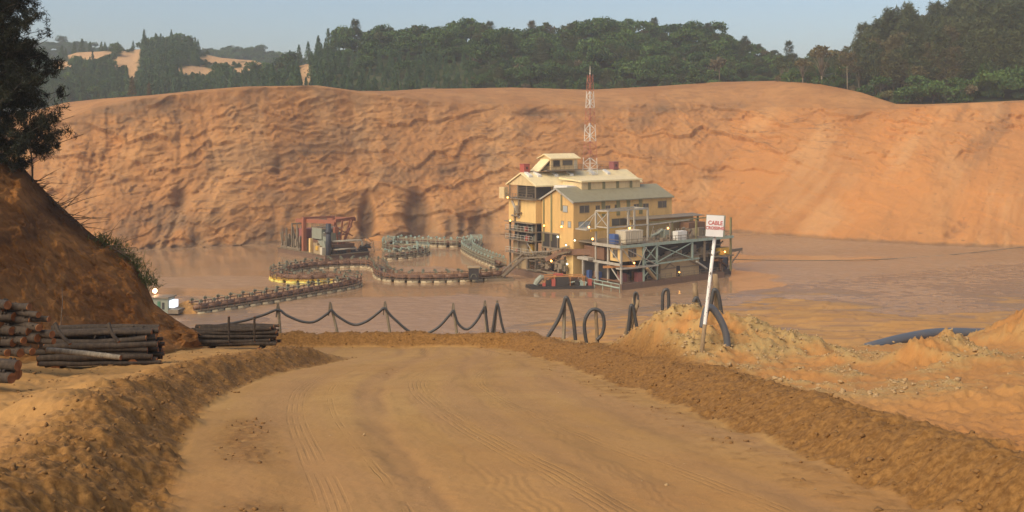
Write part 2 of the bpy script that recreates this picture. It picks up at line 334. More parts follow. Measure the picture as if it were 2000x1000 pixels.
def peel_mat():
    t = MT('peeling_white'); n1 = t.noise(t.coord(False, (1, 1, 0.6)), 9, 5, 0.7); c = t.mix(t.ramp(n1, 0.57, 0.63), (0.74, 0.70, 0.63), (0.10, 0.07, 0.045)); return t.out(c, 0.8, t.bump(n1, 0.01, 0.6))
M = dict(
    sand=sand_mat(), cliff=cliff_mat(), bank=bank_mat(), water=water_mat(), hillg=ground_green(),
    cream=corrugated('cream_cladding', (0.76, 0.50, 0.19), (0.36, 0.20, 0.07), 0.45, 0.8),
    cream_x=corrugated('cream_cladding_side', (0.70, 0.43, 0.15), (0.30, 0.155, 0.05), 0.5, 0.8, R(90)),
    creamroof=paint('cream_roof', (0.84, 0.67, 0.36), (0.50, 0.34, 0.15), 0.4, 0.4, 0.5),
    pale=paint('pale_panel', (0.68, 0.50, 0.25), (0.3, 0.2, 0.1), 0.4),
    greyroof=paint('grey_green_roof', (0.27, 0.235, 0.14), (0.16, 0.12, 0.06), 0.5, 0.5),
    green=paint('olive_strip', (0.22, 0.19, 0.08), (0.12, 0.08, 0.04), 0.4),
    steel=paint('galvanised_steel', (0.42, 0.38, 0.30), (0.22, 0.13, 0.07), 0.65, 1.2),
    turq=paint('turquoise_steel', (0.31, 0.39, 0.31), (0.22, 0.14, 0.07), 0.65, 1.2),
    dull=paint('dull_steel', (0.22, 0.17, 0.11), (0.13, 0.075, 0.04), 0.6, 1.0),
    rust=paint('rusty_steel', (0.20, 0.10, 0.05), (0.10, 0.05, 0.025), 0.6, 1.0),
    hull=paint('rusty_hull', (0.17, 0.10, 0.06), (0.09, 0.05, 0.03), 0.6, 0.5),
    tanbox=paint('tan_tank', (0.38, 0.27, 0.14), (0.20, 0.12, 0.06), 0.5, 0.4),
    dark=paint('near_black_and_shade', (0.035, 0.028, 0.022), (0.08, 0.05, 0.03), 0.4),  # near black; also serves as painted shade inside the plant
    yellow=paint('yellow_beam', (0.62, 0.36, 0.05), (0.3, 0.16, 0.05), 0.4),
    orange=paint('orange_beam', (0.46, 0.20, 0.06), (0.24, 0.11, 0.05), 0.6),
    red=paint('red_paint', (0.40, 0.085, 0.055), (0.25, 0.07, 0.04), 0.3),
    mastred=paint('haze_paled_red', (0.42, 0.15, 0.09), (0.3, 0.12, 0.07), 0.3), redcrane=paint('red_crane', (0.31, 0.105, 0.052), (0.22, 0.08, 0.04), 0.45),  # mast red made paler to carry the haze in its colour
    maroon=paint('faded_maroon', (0.30, 0.10, 0.085), (0.2, 0.1, 0.06), 0.3),
    blue=paint('blue_drum', (0.05, 0.10, 0.26), (0.1, 0.08, 0.06), 0.25),
    tank=paint('white_tank', (0.56, 0.48, 0.34), (0.36, 0.26, 0.14), 0.4),
    white=paint('white_paint', (0.74, 0.70, 0.62), (0.4, 0.32, 0.22), 0.3),
    signwhite=paint('sign_white', (0.82, 0.80, 0.76), (0.5, 0.45, 0.38), 0.15, 3),
    signtext=paint('sign_red', (0.50, 0.07, 0.06), (0.6, 0.3, 0.25), 0.25, 6),
    peeling=peel_mat(),
    greygreen=paint('grey_green_house', (0.26, 0.27, 0.20), (0.15, 0.10, 0.06), 0.4),
    navy=paint('dark_blue_spud', (0.030, 0.033, 0.042), (0.12, 0.07, 0.04), 0.4),
    glass=MT('window_glass').out((0.10, 0.09, 0.075), 0.15),
    frame=paint('window_frame', (0.30, 0.22, 0.12), (0.2, 0.12, 0.06), 0.3),
    palepane=MT('pale_pane').out((0.36, 0.38, 0.36), 0.2),
    pipe=paint('grey_pipe', (0.100, 0.108, 0.122), (0.20, 0.14, 0.08), 0.5, 1.0, 0.5, False),
    hose=paint('black_hose', (0.060, 0.058, 0.055), (0.15, 0.11, 0.07), 0.45, 2.0, 0.5, False),
    post=bark('pale_pole_wood', (0.26, 0.20, 0.12), (0.36, 0.29, 0.19)),
    stump=bark('post_wood', (0.22, 0.145, 0.075), (0.32, 0.22, 0.12)),
    farrail=paint('far_rail', (0.27, 0.25, 0.16), (0.2, 0.12, 0.06), 0.4, 2.0), rail=paint('green_grey_rail', (0.155, 0.15, 0.095), (0.16, 0.09, 0.045), 0.5, 2.0),
    deck=paint('pontoon_deck', (0.19, 0.135, 0.075), (0.11, 0.065, 0.035), 0.5, 1.0),
    litfloat=paint('lit_edge_yellow', (0.66, 0.56, 0.12), (0.4, 0.3, 0.12), 0.3), float_=paint('cream_float', (0.44, 0.34, 0.19), (0.24, 0.15, 0.08), 0.5, 1.2),  # yellow float brightened to paint the lit hull edge
    logbark=bark('log_bark_with_shade', (0.036, 0.024, 0.015), (0.078, 0.053, 0.033)),  # bark darkened to hold the bank's shade and the dim frame edge
    logend=bark('log_cut_wood', (0.20, 0.070, 0.022), (0.34, 0.135, 0.042)),
    palebark=bark('pale_log_bark', (0.15, 0.12, 0.085), (0.30, 0.25, 0.18)),
    trunk=bark('tree_bark', (0.055, 0.042, 0.028), (0.095, 0.075, 0.050)),
    paletrunk=bark('pale_tree_bark', (0.17, 0.135, 0.085), (0.25, 0.20, 0.135)),
    twig=bark('dry_twig', (0.09, 0.06, 0.035), (0.15, 0.10, 0.06)),
    fol_b=foliage('broadleaf_foliage', (0.014, 0.040, 0.010), (0.092, 0.150, 0.032), (0.13, 0.12, 0.05), 0.16),
    fol_c=foliage('conifer_foliage', (0.024, 0.060, 0.024), (0.078, 0.130, 0.046)),
    fol_d=foliage('dry_foliage', (0.085, 0.072, 0.034), (0.14, 0.108, 0.055)),
    fol_n=foliage('casuarina_foliage', (0.020, 0.034, 0.012), (0.088, 0.100, 0.034), (0.125, 0.096, 0.036), 0.3),
    fol_g=foliage('bright_foliage', (0.030, 0.062, 0.014), (0.060, 0.100, 0.024)),
    fol_k=foliage('near_casuarina_foliage', (0.012, 0.016, 0.007), (0.026, 0.028, 0.012)),
    grass=foliage('slope_grass', (0.05, 0.07, 0.018), (0.12, 0.12, 0.035)),
    stone=paint('pale_stone', (0.40, 0.26, 0.12), (0.3, 0.2, 0.1), 0.5, 6, 0.9, False),
    clod=paint('soil_clod', (0.225, 0.112, 0.031), (0.13, 0.062, 0.02), 0.7, 6, 0.95, False),
    tarp=paint('green_sheeting', (0.05, 0.16, 0.09), (0.1, 0.08, 0.05), 0.3),
    lamp=emit('sodium_lamp', (1.0, 0.42, 0.08), 7), lampw=emit('mercury_lamp', (0.85, 1.0, 0.7), 3),
    lampo=emit('orange_flood', (1.0, 0.55, 0.28), 20), litwin=emit('lit_panel', (0.85, 0.9, 1.0), 0.7),
)

# ------------------------------------------------------------------ the near ground: road, banks, bench, sand flat
def ip(x, xs, ys): return np.interp(x, xs, ys)
def gauss(X, Y, cx, cy, sx, sy): return np.exp(-(((X - cx) / sx) ** 2 + ((Y - cy) / sy) ** 2))
LB_Y = [3, 9, 12.4, 18, 25, 33, 42, 49]; LB_X = [-4.2, -4.9, -5.6, -7.5, -9.2, -10.2, -9.7, -8.4]       # left bank crest
RB_Y = [3, 20, 29, 33, 41, 47, 51, 54]; RB_X = [6.3, 6.1, 5.8, 5.1, 4.1, 3.2, 2.0, 0.6]               # right bank crest
def _dense(ys, xs):
    y = np.linspace(ys[0], ys[-1], 240); x = np.interp(y, ys, xs); k = np.exp(-0.5 * (np.arange(-45, 46) / 17.0) ** 2); k /= k.sum()
    p = 2 * x[0] - x[45:0:-1], x, 2 * x[-1] - x[-2:-47:-1]
    return y, np.convolve(np.concatenate(p), k, mode='valid')
LB_Y, LB_X = _dense(LB_Y, LB_X)
RW_Y = [3, 12, 20, 28, 47, 54]; RW_X = [1.0, 1.1, 1.6, 2.2, 1.8, 1.6]
def terrain(X, Y):
    ref = np.where(Y < 49, 28.47 - 0.171 * Y, 28.47 - 0.171 * 49 - 0.13 * (Y - 49))
    n1 = fbm(X * 0.45, Y * 0.45, o=4, seed=3); n2 = fbm(X * 1.9, Y * 1.9, o=4, seed=9); n3 = fbm(X * 6.5, Y * 6.5, o=3, seed=21)
    n4 = ridge(X * 3.3, Y * 3.3, o=3, seed=33)
    jl = 0.5 * n1 + 0.16 * n2
    # left bank
    xl = ip(Y, LB_Y, LB_X) + 0.35 * jl
    dl = X - xl
    fadeL = 1 - sst(44.0, 48.5, Y)
    left = np.where(dl < 0, 0.46 + 0.20 * np.exp(-(dl / 1.1) ** 2), 0.66 * (1 - sst(0, 1.75, dl)))
    left = left * (fadeL + (1 - fadeL) * np.where(X < -9.8, 0.85, 0.0) * (1 - sst(-11.2, -9.4, X)) * (1 - sst(49, 51.5, Y)))
    clodL = sst(-0.9, 0.0, dl) * (1 - sst(1.45, 1.75, dl)) * fadeL
    # right bank
    xr = ip(Y, RB_Y, RB_X) + 0.4 * jl
    dr = X - xr; wr = ip(Y, RW_Y, RW_X)
    bench = 0.34 + 0.035 * np.clip(dr, 0, 12)
    right = np.where(dr > 0, bench + (0.64 - 0.34) * np.exp(-(dr / 0.8) ** 2), 0.64 * (1 - sst(0, 1, -dr / wr)))
    clodR = (1 - sst(0.85, 1.0, -dr / wr)) * (1 - sst(0.2, 1.0, dr))
    # bank across the far side of the bend
    db = Y - 55.0 - 0.25 * n1
    back = 0.72 * (1 - sst(0, 1.4, np.abs(db))) * (1 - sst(1.0, 2.6, X))
    clodB = (1 - sst(1.0, 1.35, np.abs(db))) * (1 - sst(1.0, 2.6, X))
    clod = np.maximum(np.maximum(clodL, clodR), clodB)
    z = ref + np.maximum(np.maximum(left, right), back)
    # spoil heaps on the right bench
    Xw = X + 0.45 * fbm(X * 0.5, Y * 0.5, o=4, seed=81); Yw = Y + 0.6 * fbm(X * 0.5 + 20, Y * 0.5, o=4, seed=83)
    m = 1.75 * gauss(Xw, Yw, 6.35, 39.0, 2.35, 4.5) + 0.7 * gauss(Xw, Yw, 8.8, 37.5, 2.0, 2.4) + 0.35 * gauss(Xw, Yw, 10.0, 37.0, 2.0, 1.3)
    m = m + 0.55 * gauss(Xw, Yw, 12.5, 31.6, 0.8, 1.2) + 0.95 * gauss(Xw, Yw, 13.8, 32.6, 0.85, 1.2) + 0.4 * gauss(Xw, Yw, 13.4, 30.5, 2.0, 1.6)
    m = m + 1.9 * gauss(Xw, Yw, 21.3, 40.5, 2.2, 2.8) + 0.35 * gauss(Xw, Yw, 10.6, 33.0, 0.8, 1.0) + 0.30 * gauss(Xw, Yw, 9.9, 21.0, 1.3, 1.0) + 0.25 * gauss(Xw, Yw, 7.6, 29.0, 1.6, 0.9)
    m = m * (1 + 0.16 * fbm(X * 1.1, Y * 1.1, o=4, seed=87))
    # tracks of humps in the left yard
    m = m + 0.35 * gauss(X, Y, -8.6, 19.2, 0.7, 1.0) + 0.22 * gauss(X, Y, -7.4, 18.2, 0.8, 0.6) + 0.25 * gauss(X, Y, -9.3, 23.0, 0.9, 0.8)
    onR = sst(0.0, 0.9, dr)
    z = z + m * np.maximum(onR, (X < -5))
    heap = np.clip(m * 1.2, 0, 1)
    pale = onR * np.clip(0.10 + 1.5 * n1 + 0.8 * n2 + heap * 0.55 - 0.28 * np.clip((X - 9) / 8, 0, 1), 0, 1) * sst(23, 28, Y + 0.4 * X)
    roadm = (1 - sst(-0.25, 0.1, dr + wr)) * (1 - (1 - sst(1.6, 1.9, dl)) * fadeL) * (1 - sst(53.2, 54, Y))
    # roughness
    rough = np.clip(0.22 + clod * 1.0 + onR * 0.55 + (dl < 0) * 0.4, 0, 1) * (1 - 0.93 * roadm)
    z = z + rough * (0.10 * n2 + 0.05 * n3 + 0.07 * clod * (n4 - 0.6) + onR * (1 - clod) * 0.10 * (n4 - 0.6)) + (1 - roadm) * 0.16 * n1 + onR * heap * (0.22 * (n4 - 0.6) + 0.10 * n2)
    # wheel ruts on the road
    q = (X - (xl + 1.75)) / np.maximum((xr - wr) - (xl + 1.75), 1.0)
    rut = np.zeros_like(X); trk = np.zeros_like(X)
    for qc, wd, dp in ((0.17, 0.05, 0.05), (0.33, 0.022, 0.05), (0.36, 0.016, 0.04), (0.60, 0.02, 0.02), (0.70, 0.045, 0.03), (0.86, 0.03, 0.04)):
        g = np.exp(-((q + 0.010 * fbm(X * 0 + qc * 31, Y * 0.12, o=2, seed=5) - qc) / wd) ** 2) * (0.35 + 0.65 * sst(-0.3, 0.3, fbm(X * 0 + qc * 57, Y * 0.2, o=2, seed=6)))
        rut = rut + g * dp; trk = trk + g * (0.55 if wd > 0.04 else 0.8)
    for qc in (0.44, 0.455, 0.47, 0.485, 0.5, 0.64, 0.655, 0.67, 0.685):
        g = np.exp(-((q + 0.05 * vnoise(X * 0 + (7 if qc < .55 else 3), Y * 0.09, seed=8) - qc) / 0.0035) ** 2) * sst(-0.35, 0.2, vnoise(X * 0 + qc * 9, Y * 0.3, seed=18))
        trk = trk + 0.35 * g; rut = rut + 0.01 * g
    z = z - roadm * rut + roadm * (0.03 * n1 + 0.008 * n3)
    # crumbly dark strip near the left edge, rough strip on the right shoulder
    patch = roadm * (np.exp(-((q - 0.095 - 0.02 * n2) / 0.05) ** 2)) * np.clip(sst(15.8, 16.8, Y) * (1 - sst(21.5, 23.5, Y)) + (1 - sst(12.6, 13.6, Y)), 0, 1) * sst(-0.9, -0.1, n2 + 0.7 * n3)
    patch2 = roadm * np.exp(-((X + 4.6 - 0.15 * n2) / 0.45) ** 2) * sst(34, 35, Y) * (1 - sst(39, 42, Y)) * sst(-0.3, 0.3, n2 + n3)
    sh = roadm * sst(0.80, 0.93, q) * sst(-0.05, 0.4, n2 + 0.5 * n1 + 0.1)
    clod = np.maximum(clod, np.maximum(np.maximum(patch * 0.95, patch2 * 0.55), sh * 0.5))
    z = z + roadm * (0.05 * (patch + sh) * (n4 - 0.4))
    # bench edge, then the drop to the sand flat
    ye = ip(X, [-40, 0.5, 2.5, 4.0, 6.5, 12, 16, 22, 40, 70], [56.0, 56.0, 55, 51, 42, 41.5, 43, 48.5, 54, 60])
    over = np.clip(Y - ye, 0, None)
    zedge = np.where(Y > ye, 28.47 - 0.171 * np.minimum(ye, 49) - 0.13 * np.clip(ye - 49, 0, None) + 0.5 + m * onR, z)
    drop = zedge - 0.5 * over
    ys0 = ip(X, [-90, -62, -55, -48, -42, -38, -30, -7, 0, 5, 12.7, 22, 42, 57, 88, 117, 170], [200, 190, 183, 177, 170, 160, 150, 152, 159, 165, 170, 177, 191, 203, 221, 234, 262])
    ys1 = ip(X, [-90, -7, 0, 12, 22, 42, 58, 74, 87, 130, 200], [150, 148, 156, 166, 173, 187, 193, 179, 174, 165, 160]); ys1 = np.minimum(ys1, ys0 - 1.0)
    bn = fbm(X * 0.035, Y * 0.09, o=4, seed=41); bn2 = fbm(X * 0.15, Y * 0.4, o=4, seed=47)
    bz = np.where(Y > ys0, -(Y - ys0) * 0.03, np.where(Y > ys1, 0.10 * (ys0 - Y) / (ys0 - ys1), 0.10 + (ys1 - Y) * 0.028))
    tt = (bn + 0.25 * bn2 + 1) * 3.0; fr = tt - np.floor(tt)
    terr = (np.floor(tt) + sst(0.90, 1.0, fr)) / 3.0 - 1
    dryk = sst(0.0, 0.25, bz)
    bz = bz + 0.09 * bn * (1 - dryk * 0.5) + 0.035 * bn2 + dryk * 0.85 * terr
    bz = np.minimum(bz, 2.2)
    zz = np.where(Y > ye, np.maximum(drop, bz), z)
    isb = ((Y > ye) & (bz >= drop - 0.01))
    wet = isb * np.clip(1 - sst(0.03, 0.24, bz) + 0.25 * sst(0.1, 0.4, -bn2) * (1 - sst(0.2, 0.6, bz)), 0, 1)
    red = np.clip(onR * (1 - pale) * 0.75 * (1 - isb) + (1 - sst(11, 22, Y)) * 0.45 + (dl < -0.5) * 0.15, 0, 1)
    pale = np.where(isb, 0.0, pale); red = np.where(isb, 0.30 * (1 - wet), red); red = np.maximum(red, gauss(X, Y, 21.2, 40.5, 3, 3.5)); pale = pale * (1 - gauss(X, Y, 21.2, 40.5, 3, 3.5))
    trk = np.where(isb, 0.55 * ((fr > 0.90) & (bz > 0.1)), np.clip(trk, 0, 1) * roadm)
    clod = np.where(isb, 0, clod * (Y < ye + 2)); roadm = roadm * (Y < 54)
    return zz, clod, pale, red, wet, trk, roadm, isb, X - ip(Y, LB_Y, LB_X) - 1.75
def height_at(x, y): return float(terrain(np.array([x], float), np.array([y], float))[0][0])

rows = np.concatenate([np.geomspace(4.0, 62, 520), np.linspace(63.5, 130, 40)[:-1], np.geomspace(130, 275, 190)])
cols = np.linspace(-0.80, 0.80, 800)
Yg, Sg = np.meshgrid(rows, cols, indexing='ij'); Xg = Sg * (Yg + 1.5)
zz, clod, pale, red, wet, trk, roadm, isb, lat = terrain(Xg, Yg)
GV = np.stack([Xg, Yg, zz], -1).reshape(-1, 3); GF = grid_faces(len(rows), len(cols))
fc_road = roadm.ravel()[GF].mean(1) > 0.5; fc_b = (isb.ravel()[GF].mean(1) > 0.5) & ~fc_road
fc_bank = (clod.ravel()[GF].mean(1) > 0.5) & ~fc_road & ~fc_b
gat = dict(clod=clod.ravel(), pale=pale.ravel(), red=red.ravel(), wet=wet.ravel(), track=trk.ravel(), lateral=lat.ravel(), onroad=roadm.ravel(), flat=isb.ravel() * 1.0)
def submesh(name, mask):
    F = GF[mask]; u, inv = np.unique(F.ravel(), return_inverse=True)
    o = np_mesh(name, GV[u], inv.reshape(-1, 4), M['sand'], attrs={k: v[u] for k, v in gat.items()}); o['kind'] = 'structure'; return o
submesh('road', fc_road); submesh('sand_flat', fc_b); submesh('earth_bank', fc_bank); submesh('ground', ~(fc_road | fc_b | fc_bank))
# bed under everything and the water sheet
s = 2600
bed = np_mesh('pit_floor', np.array([[-s, -300, -4], [s, -300, -4], [s, 3000, -4], [-s, 3000, -4]]), np.array([[0, 1, 2, 3]]), M['hillg'], attrs={'bare': np.ones(4)}); bed['kind'] = 'structure'
wy = np.linspace(144, 318, 400); wx = np.linspace(-125, 165, 620); WX, WY = np.meshgrid(wx, wy)
wn = fbm(WX * 0.018, WY * 0.055, o=5, seed=301)
wq = np.maximum(np.interp(WY, [180, 214], [0.55, -0.5]), np.interp(WX, [30, 60], [-1, 0.45]))
wq = np.maximum(wq, 1.1 * gauss(WX, WY, -20, 224, 13, 5.5) - 0.35); wq = np.maximum(wq, 1.1 * gauss(WX, WY, -62, 205, 14, 9) - 0.35); wq = np.maximum(wq, 0.8 * gauss(WX, WY, -44, 262, 30, 4) - 0.4)
windy = sst(-0.03, 0.06, wq - 0.12 + 0.75 * wn)
wave = fbm(WX * 0.42, WY * 0.62, o=3, g=0.55, seed=311); swell = fbm(WX * 0.09, WY * 0.2, o=2, seed=317)
edge = np.minimum(1, np.minimum.reduce([WX - wx[0], wx[-1] - WX, WY - wy[0], wy[-1] - WY]) / 8)
wt = np_mesh('water', np.stack([WX, WY, edge * ((0.006 + 0.19 * windy) * wave + 0.012 * swell)], -1).reshape(-1, 3), grid_faces(*WX.shape), M['water'], attrs={'windy': windy.ravel()}); wt['kind'] = 'structure'
# loose clods on the banks, pale stones in the spoil
_ph = (1 + 5 ** 0.5) / 2
ICO_V = np.array([(-1, _ph, 0), (1, _ph, 0), (-1, -_ph, 0), (1, -_ph, 0), (0, -1, _ph), (0, 1, _ph), (0, -1, -_ph), (0, 1, -_ph), (_ph, 0, -1), (_ph, 0, 1), (-_ph, 0, -1), (-_ph, 0, 1)]) / 1.9
ICO_F = np.array([(0, 11, 5), (0, 5, 1), (0, 1, 7), (0, 7, 10), (0, 10, 11), (1, 5, 9), (5, 11, 4), (11, 10, 2), (10, 7, 6), (7, 1, 8), (3, 9, 4), (3, 4, 2), (3, 2, 6), (3, 6, 8), (3, 8, 9), (4, 9, 5), (2, 4, 11), (6, 2, 10), (8, 6, 7), (9, 8, 1)])
def scatter(name, mat, weight, n, smin, smax, label_kind='stuff', sink=0.25):
    area = (Yg ** 2 * 1.0) * (Yg < 58) * (Yg > 9) * (np.abs(Xg) < 0.6 * Yg)
    p = (weight * area).ravel(); p = p / p.sum(); idx = rng.choice(len(p), n, p=p)
    sz = smin * (smax / smin) ** (rng.random(n) ** 2.2); P = GV[idx] + rng.normal(0, 0.06, (n, 3)) * [1, 1, 0]
    V = ICO_V[None] * (1 + 0.35 * rng.normal(0, 1, (n, 12, 1))) * sz[:, None, None] * (np.array([1, 1, 0.7]) + 0.25 * rng.normal(0, 1, (n, 1, 3)))
    V = V + P[:, None, :] + (np.array([0, 0, 1]) * (sz * (0.5 - sink))[:, None])[:, None, :]
    F = ICO_F[None] + (np.arange(n) * 12)[:, None, None]
    o = np_mesh(name, V.reshape(-1, 3), F.reshape(-1, 3), mat, smooth=False); o['kind'] = 'stuff'; return o
scatter('loose_clods', M['clod'], np.clip(clod, 0, 1) * (clod > 0.35), 7000, 0.009, 0.048)
scatter('pale_stones', M['stone'], pale * (pale > 0.35) * (Yg < 44), 4200, 0.014, 0.065)
scatter('road_pebbles', M['stone'], roadm * 1.0 + 0.25 * red, 320, 0.008, 0.032)
scatter('yard_clods', M['clod'], (Xg < -6) * (1 - roadm) * (fbm(Xg * 0.8, Yg * 0.8, seed=90) > 0.12), 1800, 0.012, 0.055)

# ------------------------------------------------------------------ lofts between screen-measured lines (each with its own depth)
def line(px, pts):
    p = np.array(pts, float); return [np.interp(px, p[:, 0], p[:, k]) for k in range(1, p.shape[1])]
# pit wall
def build_cliff():
    px = np.linspace(-500, 2500, 1250)
    sh, = line(px, [(-500, 500), (265, 490), (400, 485), (540, 478), (700, 468), (850, 463), (960, 458), (1100, 455), (1420, 452), (1520, 460), (1650, 470), (1800, 480), (2000, 486), (2500, 500)])
    _k = np.exp(-0.5 * (np.arange(-40, 41) / 14.0) ** 2); _k /= _k.sum()
    sm = lambda a: np.convolve(np.pad(a, 40, mode='edge'), _k, mode='valid')
    sh = sm(sh); yb = CAM_Z * FPX / (sh - HOR)
    bp, bd = line(px, [(-500, 262, 22), (0, 262, 25), (75, 262, 25), (110, 240, 25), (180, 212, 25), (260, 194, 25), (400, 177, 26), (480, 171, 27), (620, 169, 29), (700, 180, 32), (780, 189, 34), (860, 197, 36), (950, 206, 38), (1060, 203, 40), (1150, 209, 42), (1190, 215, 42), (1230, 205, 42), (1350, 204, 44), (1420, 207, 46), (1530, 210, 48), (1620, 214, 50), (1700, 212, 52), (1770, 212, 54), (1840, 205, 56), (1900, 203, 58), (2000, 199, 60), (2500, 190, 66)])
    sp, sdp = line(px, [(-500, 250, 60), (0, 226, 60), (60, 218, 62), (130, 200, 60), (200, 193, 56), (300, 186, 50), (400, 175.5, 45), (480, 169.5, 42), (620, 167.5, 44), (700, 178, 48), (760, 178, 62), (830, 174, 80), (930, 173, 95), (1000, 171.5, 100), (1150, 176, 105), (1230, 172, 108), (1300, 168, 108), (1400, 161, 106), (1530, 158, 100), (1600, 164, 92), (1680, 180, 82), (1750, 203, 74), (1800, 204, 66), (1900, 200.5, 66), (2000, 196, 70), (2500, 186, 78)])
    bp = 0.6 * sm(bp) + 0.4 * bp; bd = sm(bd); sdp = sm(sdp)
    nj = fbm(px * 0.008, px * 0 + 3, o=3, seed=70)
    bp = bp + nj * np.interp(px, [300, 700, 1000, 2000], [0.3, 1.5, 5, 4])
    ybr = yb + bd; ysk = yb + sdp
    zbr = CAM_Z - (bp - HOR) * ybr / FPX; zsk = CAM_Z - (sp - HOR) * ysk / FPX
    nA, nB, nC = 190, 46, 10
    t = np.linspace(0, 1, nA)[:, None]; tb = np.linspace(0, 1, nB + 1)[1:, None]; tc = np.linspace(0, 1, nC + 1)[1:, None]
    prof = np.interp(px, [0, 700, 1200, 1500, 2000], [1.30, 1.30, 1.12, 1.02, 1.0])[None]
    Za = -1.2 + (zbr[None] + 1.2) * t ** prof; Ya = (yb[None] - 1) + (ybr - yb + 1)[None] * t
    Zb = zbr[None] + (zsk - zbr)[None] * np.sin(tb * math.pi / 2) ** 1.0; Yb = ybr[None] + (ysk - ybr)[None] * tb
    Zc = zsk[None] - 7.0 * tc ** 1.5 + 0 * px[None]; Yc = ysk[None] + 60 * tc
    Z = np.concatenate([Za, Zb, Zc]); Y = np.concatenate([Ya, Yb, Yc]); Y[:nA] += 2.2 * fbm(px * 0.012, px * 0, o=4, seed=4)[None] * (1 - t) ** 4; PX = np.broadcast_to(px[None], Z.shape)
    X = (PX - 1000) / FPX * Y
    face = np.concatenate([np.ones(nA), 1 - np.linspace(0, 1, nB + 1)[1:] ** 0.4, np.zeros(nC)])[:, None]
    face = face * np.concatenate([np.interp(np.linspace(0, 1, nA), [0, 0.05, 0.9, 1], [0.35, 1, 1, 0.55]), np.full(nB, 0.5), np.zeros(nC)])[:, None]
    PY = HOR + FPX * (CAM_Z - Z) / Y
    left = 1 - sst(1150, 1500, PX)                      # 1 = steep slumped wall, 0 = sand run-out slopes on the right
    w1 = fbm(X * 0.02, Z * 0.03, Y * 0.02, o=3, seed=201); w2 = fbm(X * 0.02 + 9, Z * 0.03, Y * 0.02, o=3, seed=205)
    Xw = X + 7 * w1; Zw = Z + 3.5 * w2; zn = Z / np.maximum(zbr[None], 1)
    a = fbm(Xw * 0.028, Zw * 0.045, None, o=6, g=0.55, seed=11)
    slump = ridge(Xw * 0.05, Zw * 0.05, None, o=5, g=0.6, seed=15)
    xs = X - 1.05 * Z * (1 - left) + (1.2 + 4.8 * left) * w1 + (0.5 + 1.5 * left) * a       # streaks run down and to the left on the right hand side
    flute = ridge(xs * 0.085, Z * 0.012 + w2, None, o=5, g=0.55, seed=19)
    gully = ridge(Xw * 0.07, Z * 0.016, None, o=4, g=0.6, seed=119) * sst(-0.1, 0.35, fbm(X * 0.02 + 40, Z * 0.02, o=3, seed=121))
    fine = fbm(Xw * 0.30, Zw * 0.45, None, o=5, g=0.62, seed=23)
    brk = sst(0.45, 0.75, zn + 0.25 * w1)
    scarp = 0
    for (hh, fx, am, sd, thr) in ((9.0, 0.022, 1.5, 131, 0.12), (4.5, 0.05, 0.85, 137, 0.16), (2.2, 0.11, 0.65, 141, 0.10)):
        q_ = (Z + 0.15 * X * (1 - left)) / hh + 1.5 * fbm(X * fx, Z * fx * 0.8, o=4, g=0.55, seed=sd); fr = q_ - np.floor(q_)
        scarp = scarp + am * ((1 - fr) ** 2.2 - 0.3) * sst(thr - 0.12, thr + 0.22, fbm(X * fx * 1.1 + 70, Z * fx * 1.3, o=3, seed=sd + 3) + 0.12)
    fan = np.exp(-((zn - 0.16) / 0.16) ** 2) * ridge(X * 0.06, Z * 0.02, None, o=3, seed=151)
    d = face * (left * (1.8 * a + 0.6 * (slump - 0.6) - 2.4 * (gully - 0.3) + 0.85 * scarp + 0.8 * fine + 1.8 * (fan - 0.3))
                + (1 - left) * (1.3 * a + 1.5 * (flute - 0.6) * (1.1 - brk * 0.6) + (0.22 + 0.55 * brk) * fine + 0.9 * brk * (slump - 0.6) + (0.30 + 1.15 * brk) * scarp))
    streak = (1 - left) * face * sst(-0.15, 0.4, fbm(xs * 0.09, Z * 0.02, o=4, g=0.6, seed=157)) * sst(-0.4, 0.2, fbm(X * 0.05, Z * 0.06, o=3, seed=158)) * 0.75 + left * 0.6 * face * sst(0.0, 0.4, fbm(Xw * 0.12, Z * 0.02, o=4, seed=159))
    grey = np.zeros_like(Z)
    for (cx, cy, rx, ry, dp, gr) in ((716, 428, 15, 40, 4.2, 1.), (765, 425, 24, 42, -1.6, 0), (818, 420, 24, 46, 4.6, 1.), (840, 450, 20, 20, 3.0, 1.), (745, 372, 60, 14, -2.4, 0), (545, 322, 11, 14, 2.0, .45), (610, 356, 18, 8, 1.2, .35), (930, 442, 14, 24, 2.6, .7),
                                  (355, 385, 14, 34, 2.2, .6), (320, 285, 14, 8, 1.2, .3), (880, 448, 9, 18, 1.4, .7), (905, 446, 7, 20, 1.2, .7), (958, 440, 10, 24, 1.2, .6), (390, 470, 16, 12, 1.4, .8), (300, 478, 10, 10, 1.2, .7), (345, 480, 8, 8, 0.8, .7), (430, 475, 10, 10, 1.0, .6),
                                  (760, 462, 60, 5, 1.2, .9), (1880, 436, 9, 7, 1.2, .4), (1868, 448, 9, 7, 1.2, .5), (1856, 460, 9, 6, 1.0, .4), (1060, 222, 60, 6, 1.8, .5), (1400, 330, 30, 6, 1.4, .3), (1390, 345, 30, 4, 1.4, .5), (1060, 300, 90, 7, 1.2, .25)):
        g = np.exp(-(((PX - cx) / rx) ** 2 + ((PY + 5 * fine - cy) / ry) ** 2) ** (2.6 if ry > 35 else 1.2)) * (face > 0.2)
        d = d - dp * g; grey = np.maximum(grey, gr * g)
    hd = np.interp(np.arange(Z.shape[0]), [0, nA - 1, nA + nB, nA + nB + nC], [1, 1, 0, 0])[:, None]
    Y = Y - d * 0.8; Z = Z + d * 0.45 * (Z > 0.3)
    X = (PX - 1000) / FPX * Y * 1.0
    # uneven grey band in the colour along the break edge
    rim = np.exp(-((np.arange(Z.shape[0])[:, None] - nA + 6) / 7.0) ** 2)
    g2 = sst(0.10, 0.45, fbm(X * 0.05, Z * 0.10, Y * 0.03, o=5, seed=61) * 1.3)
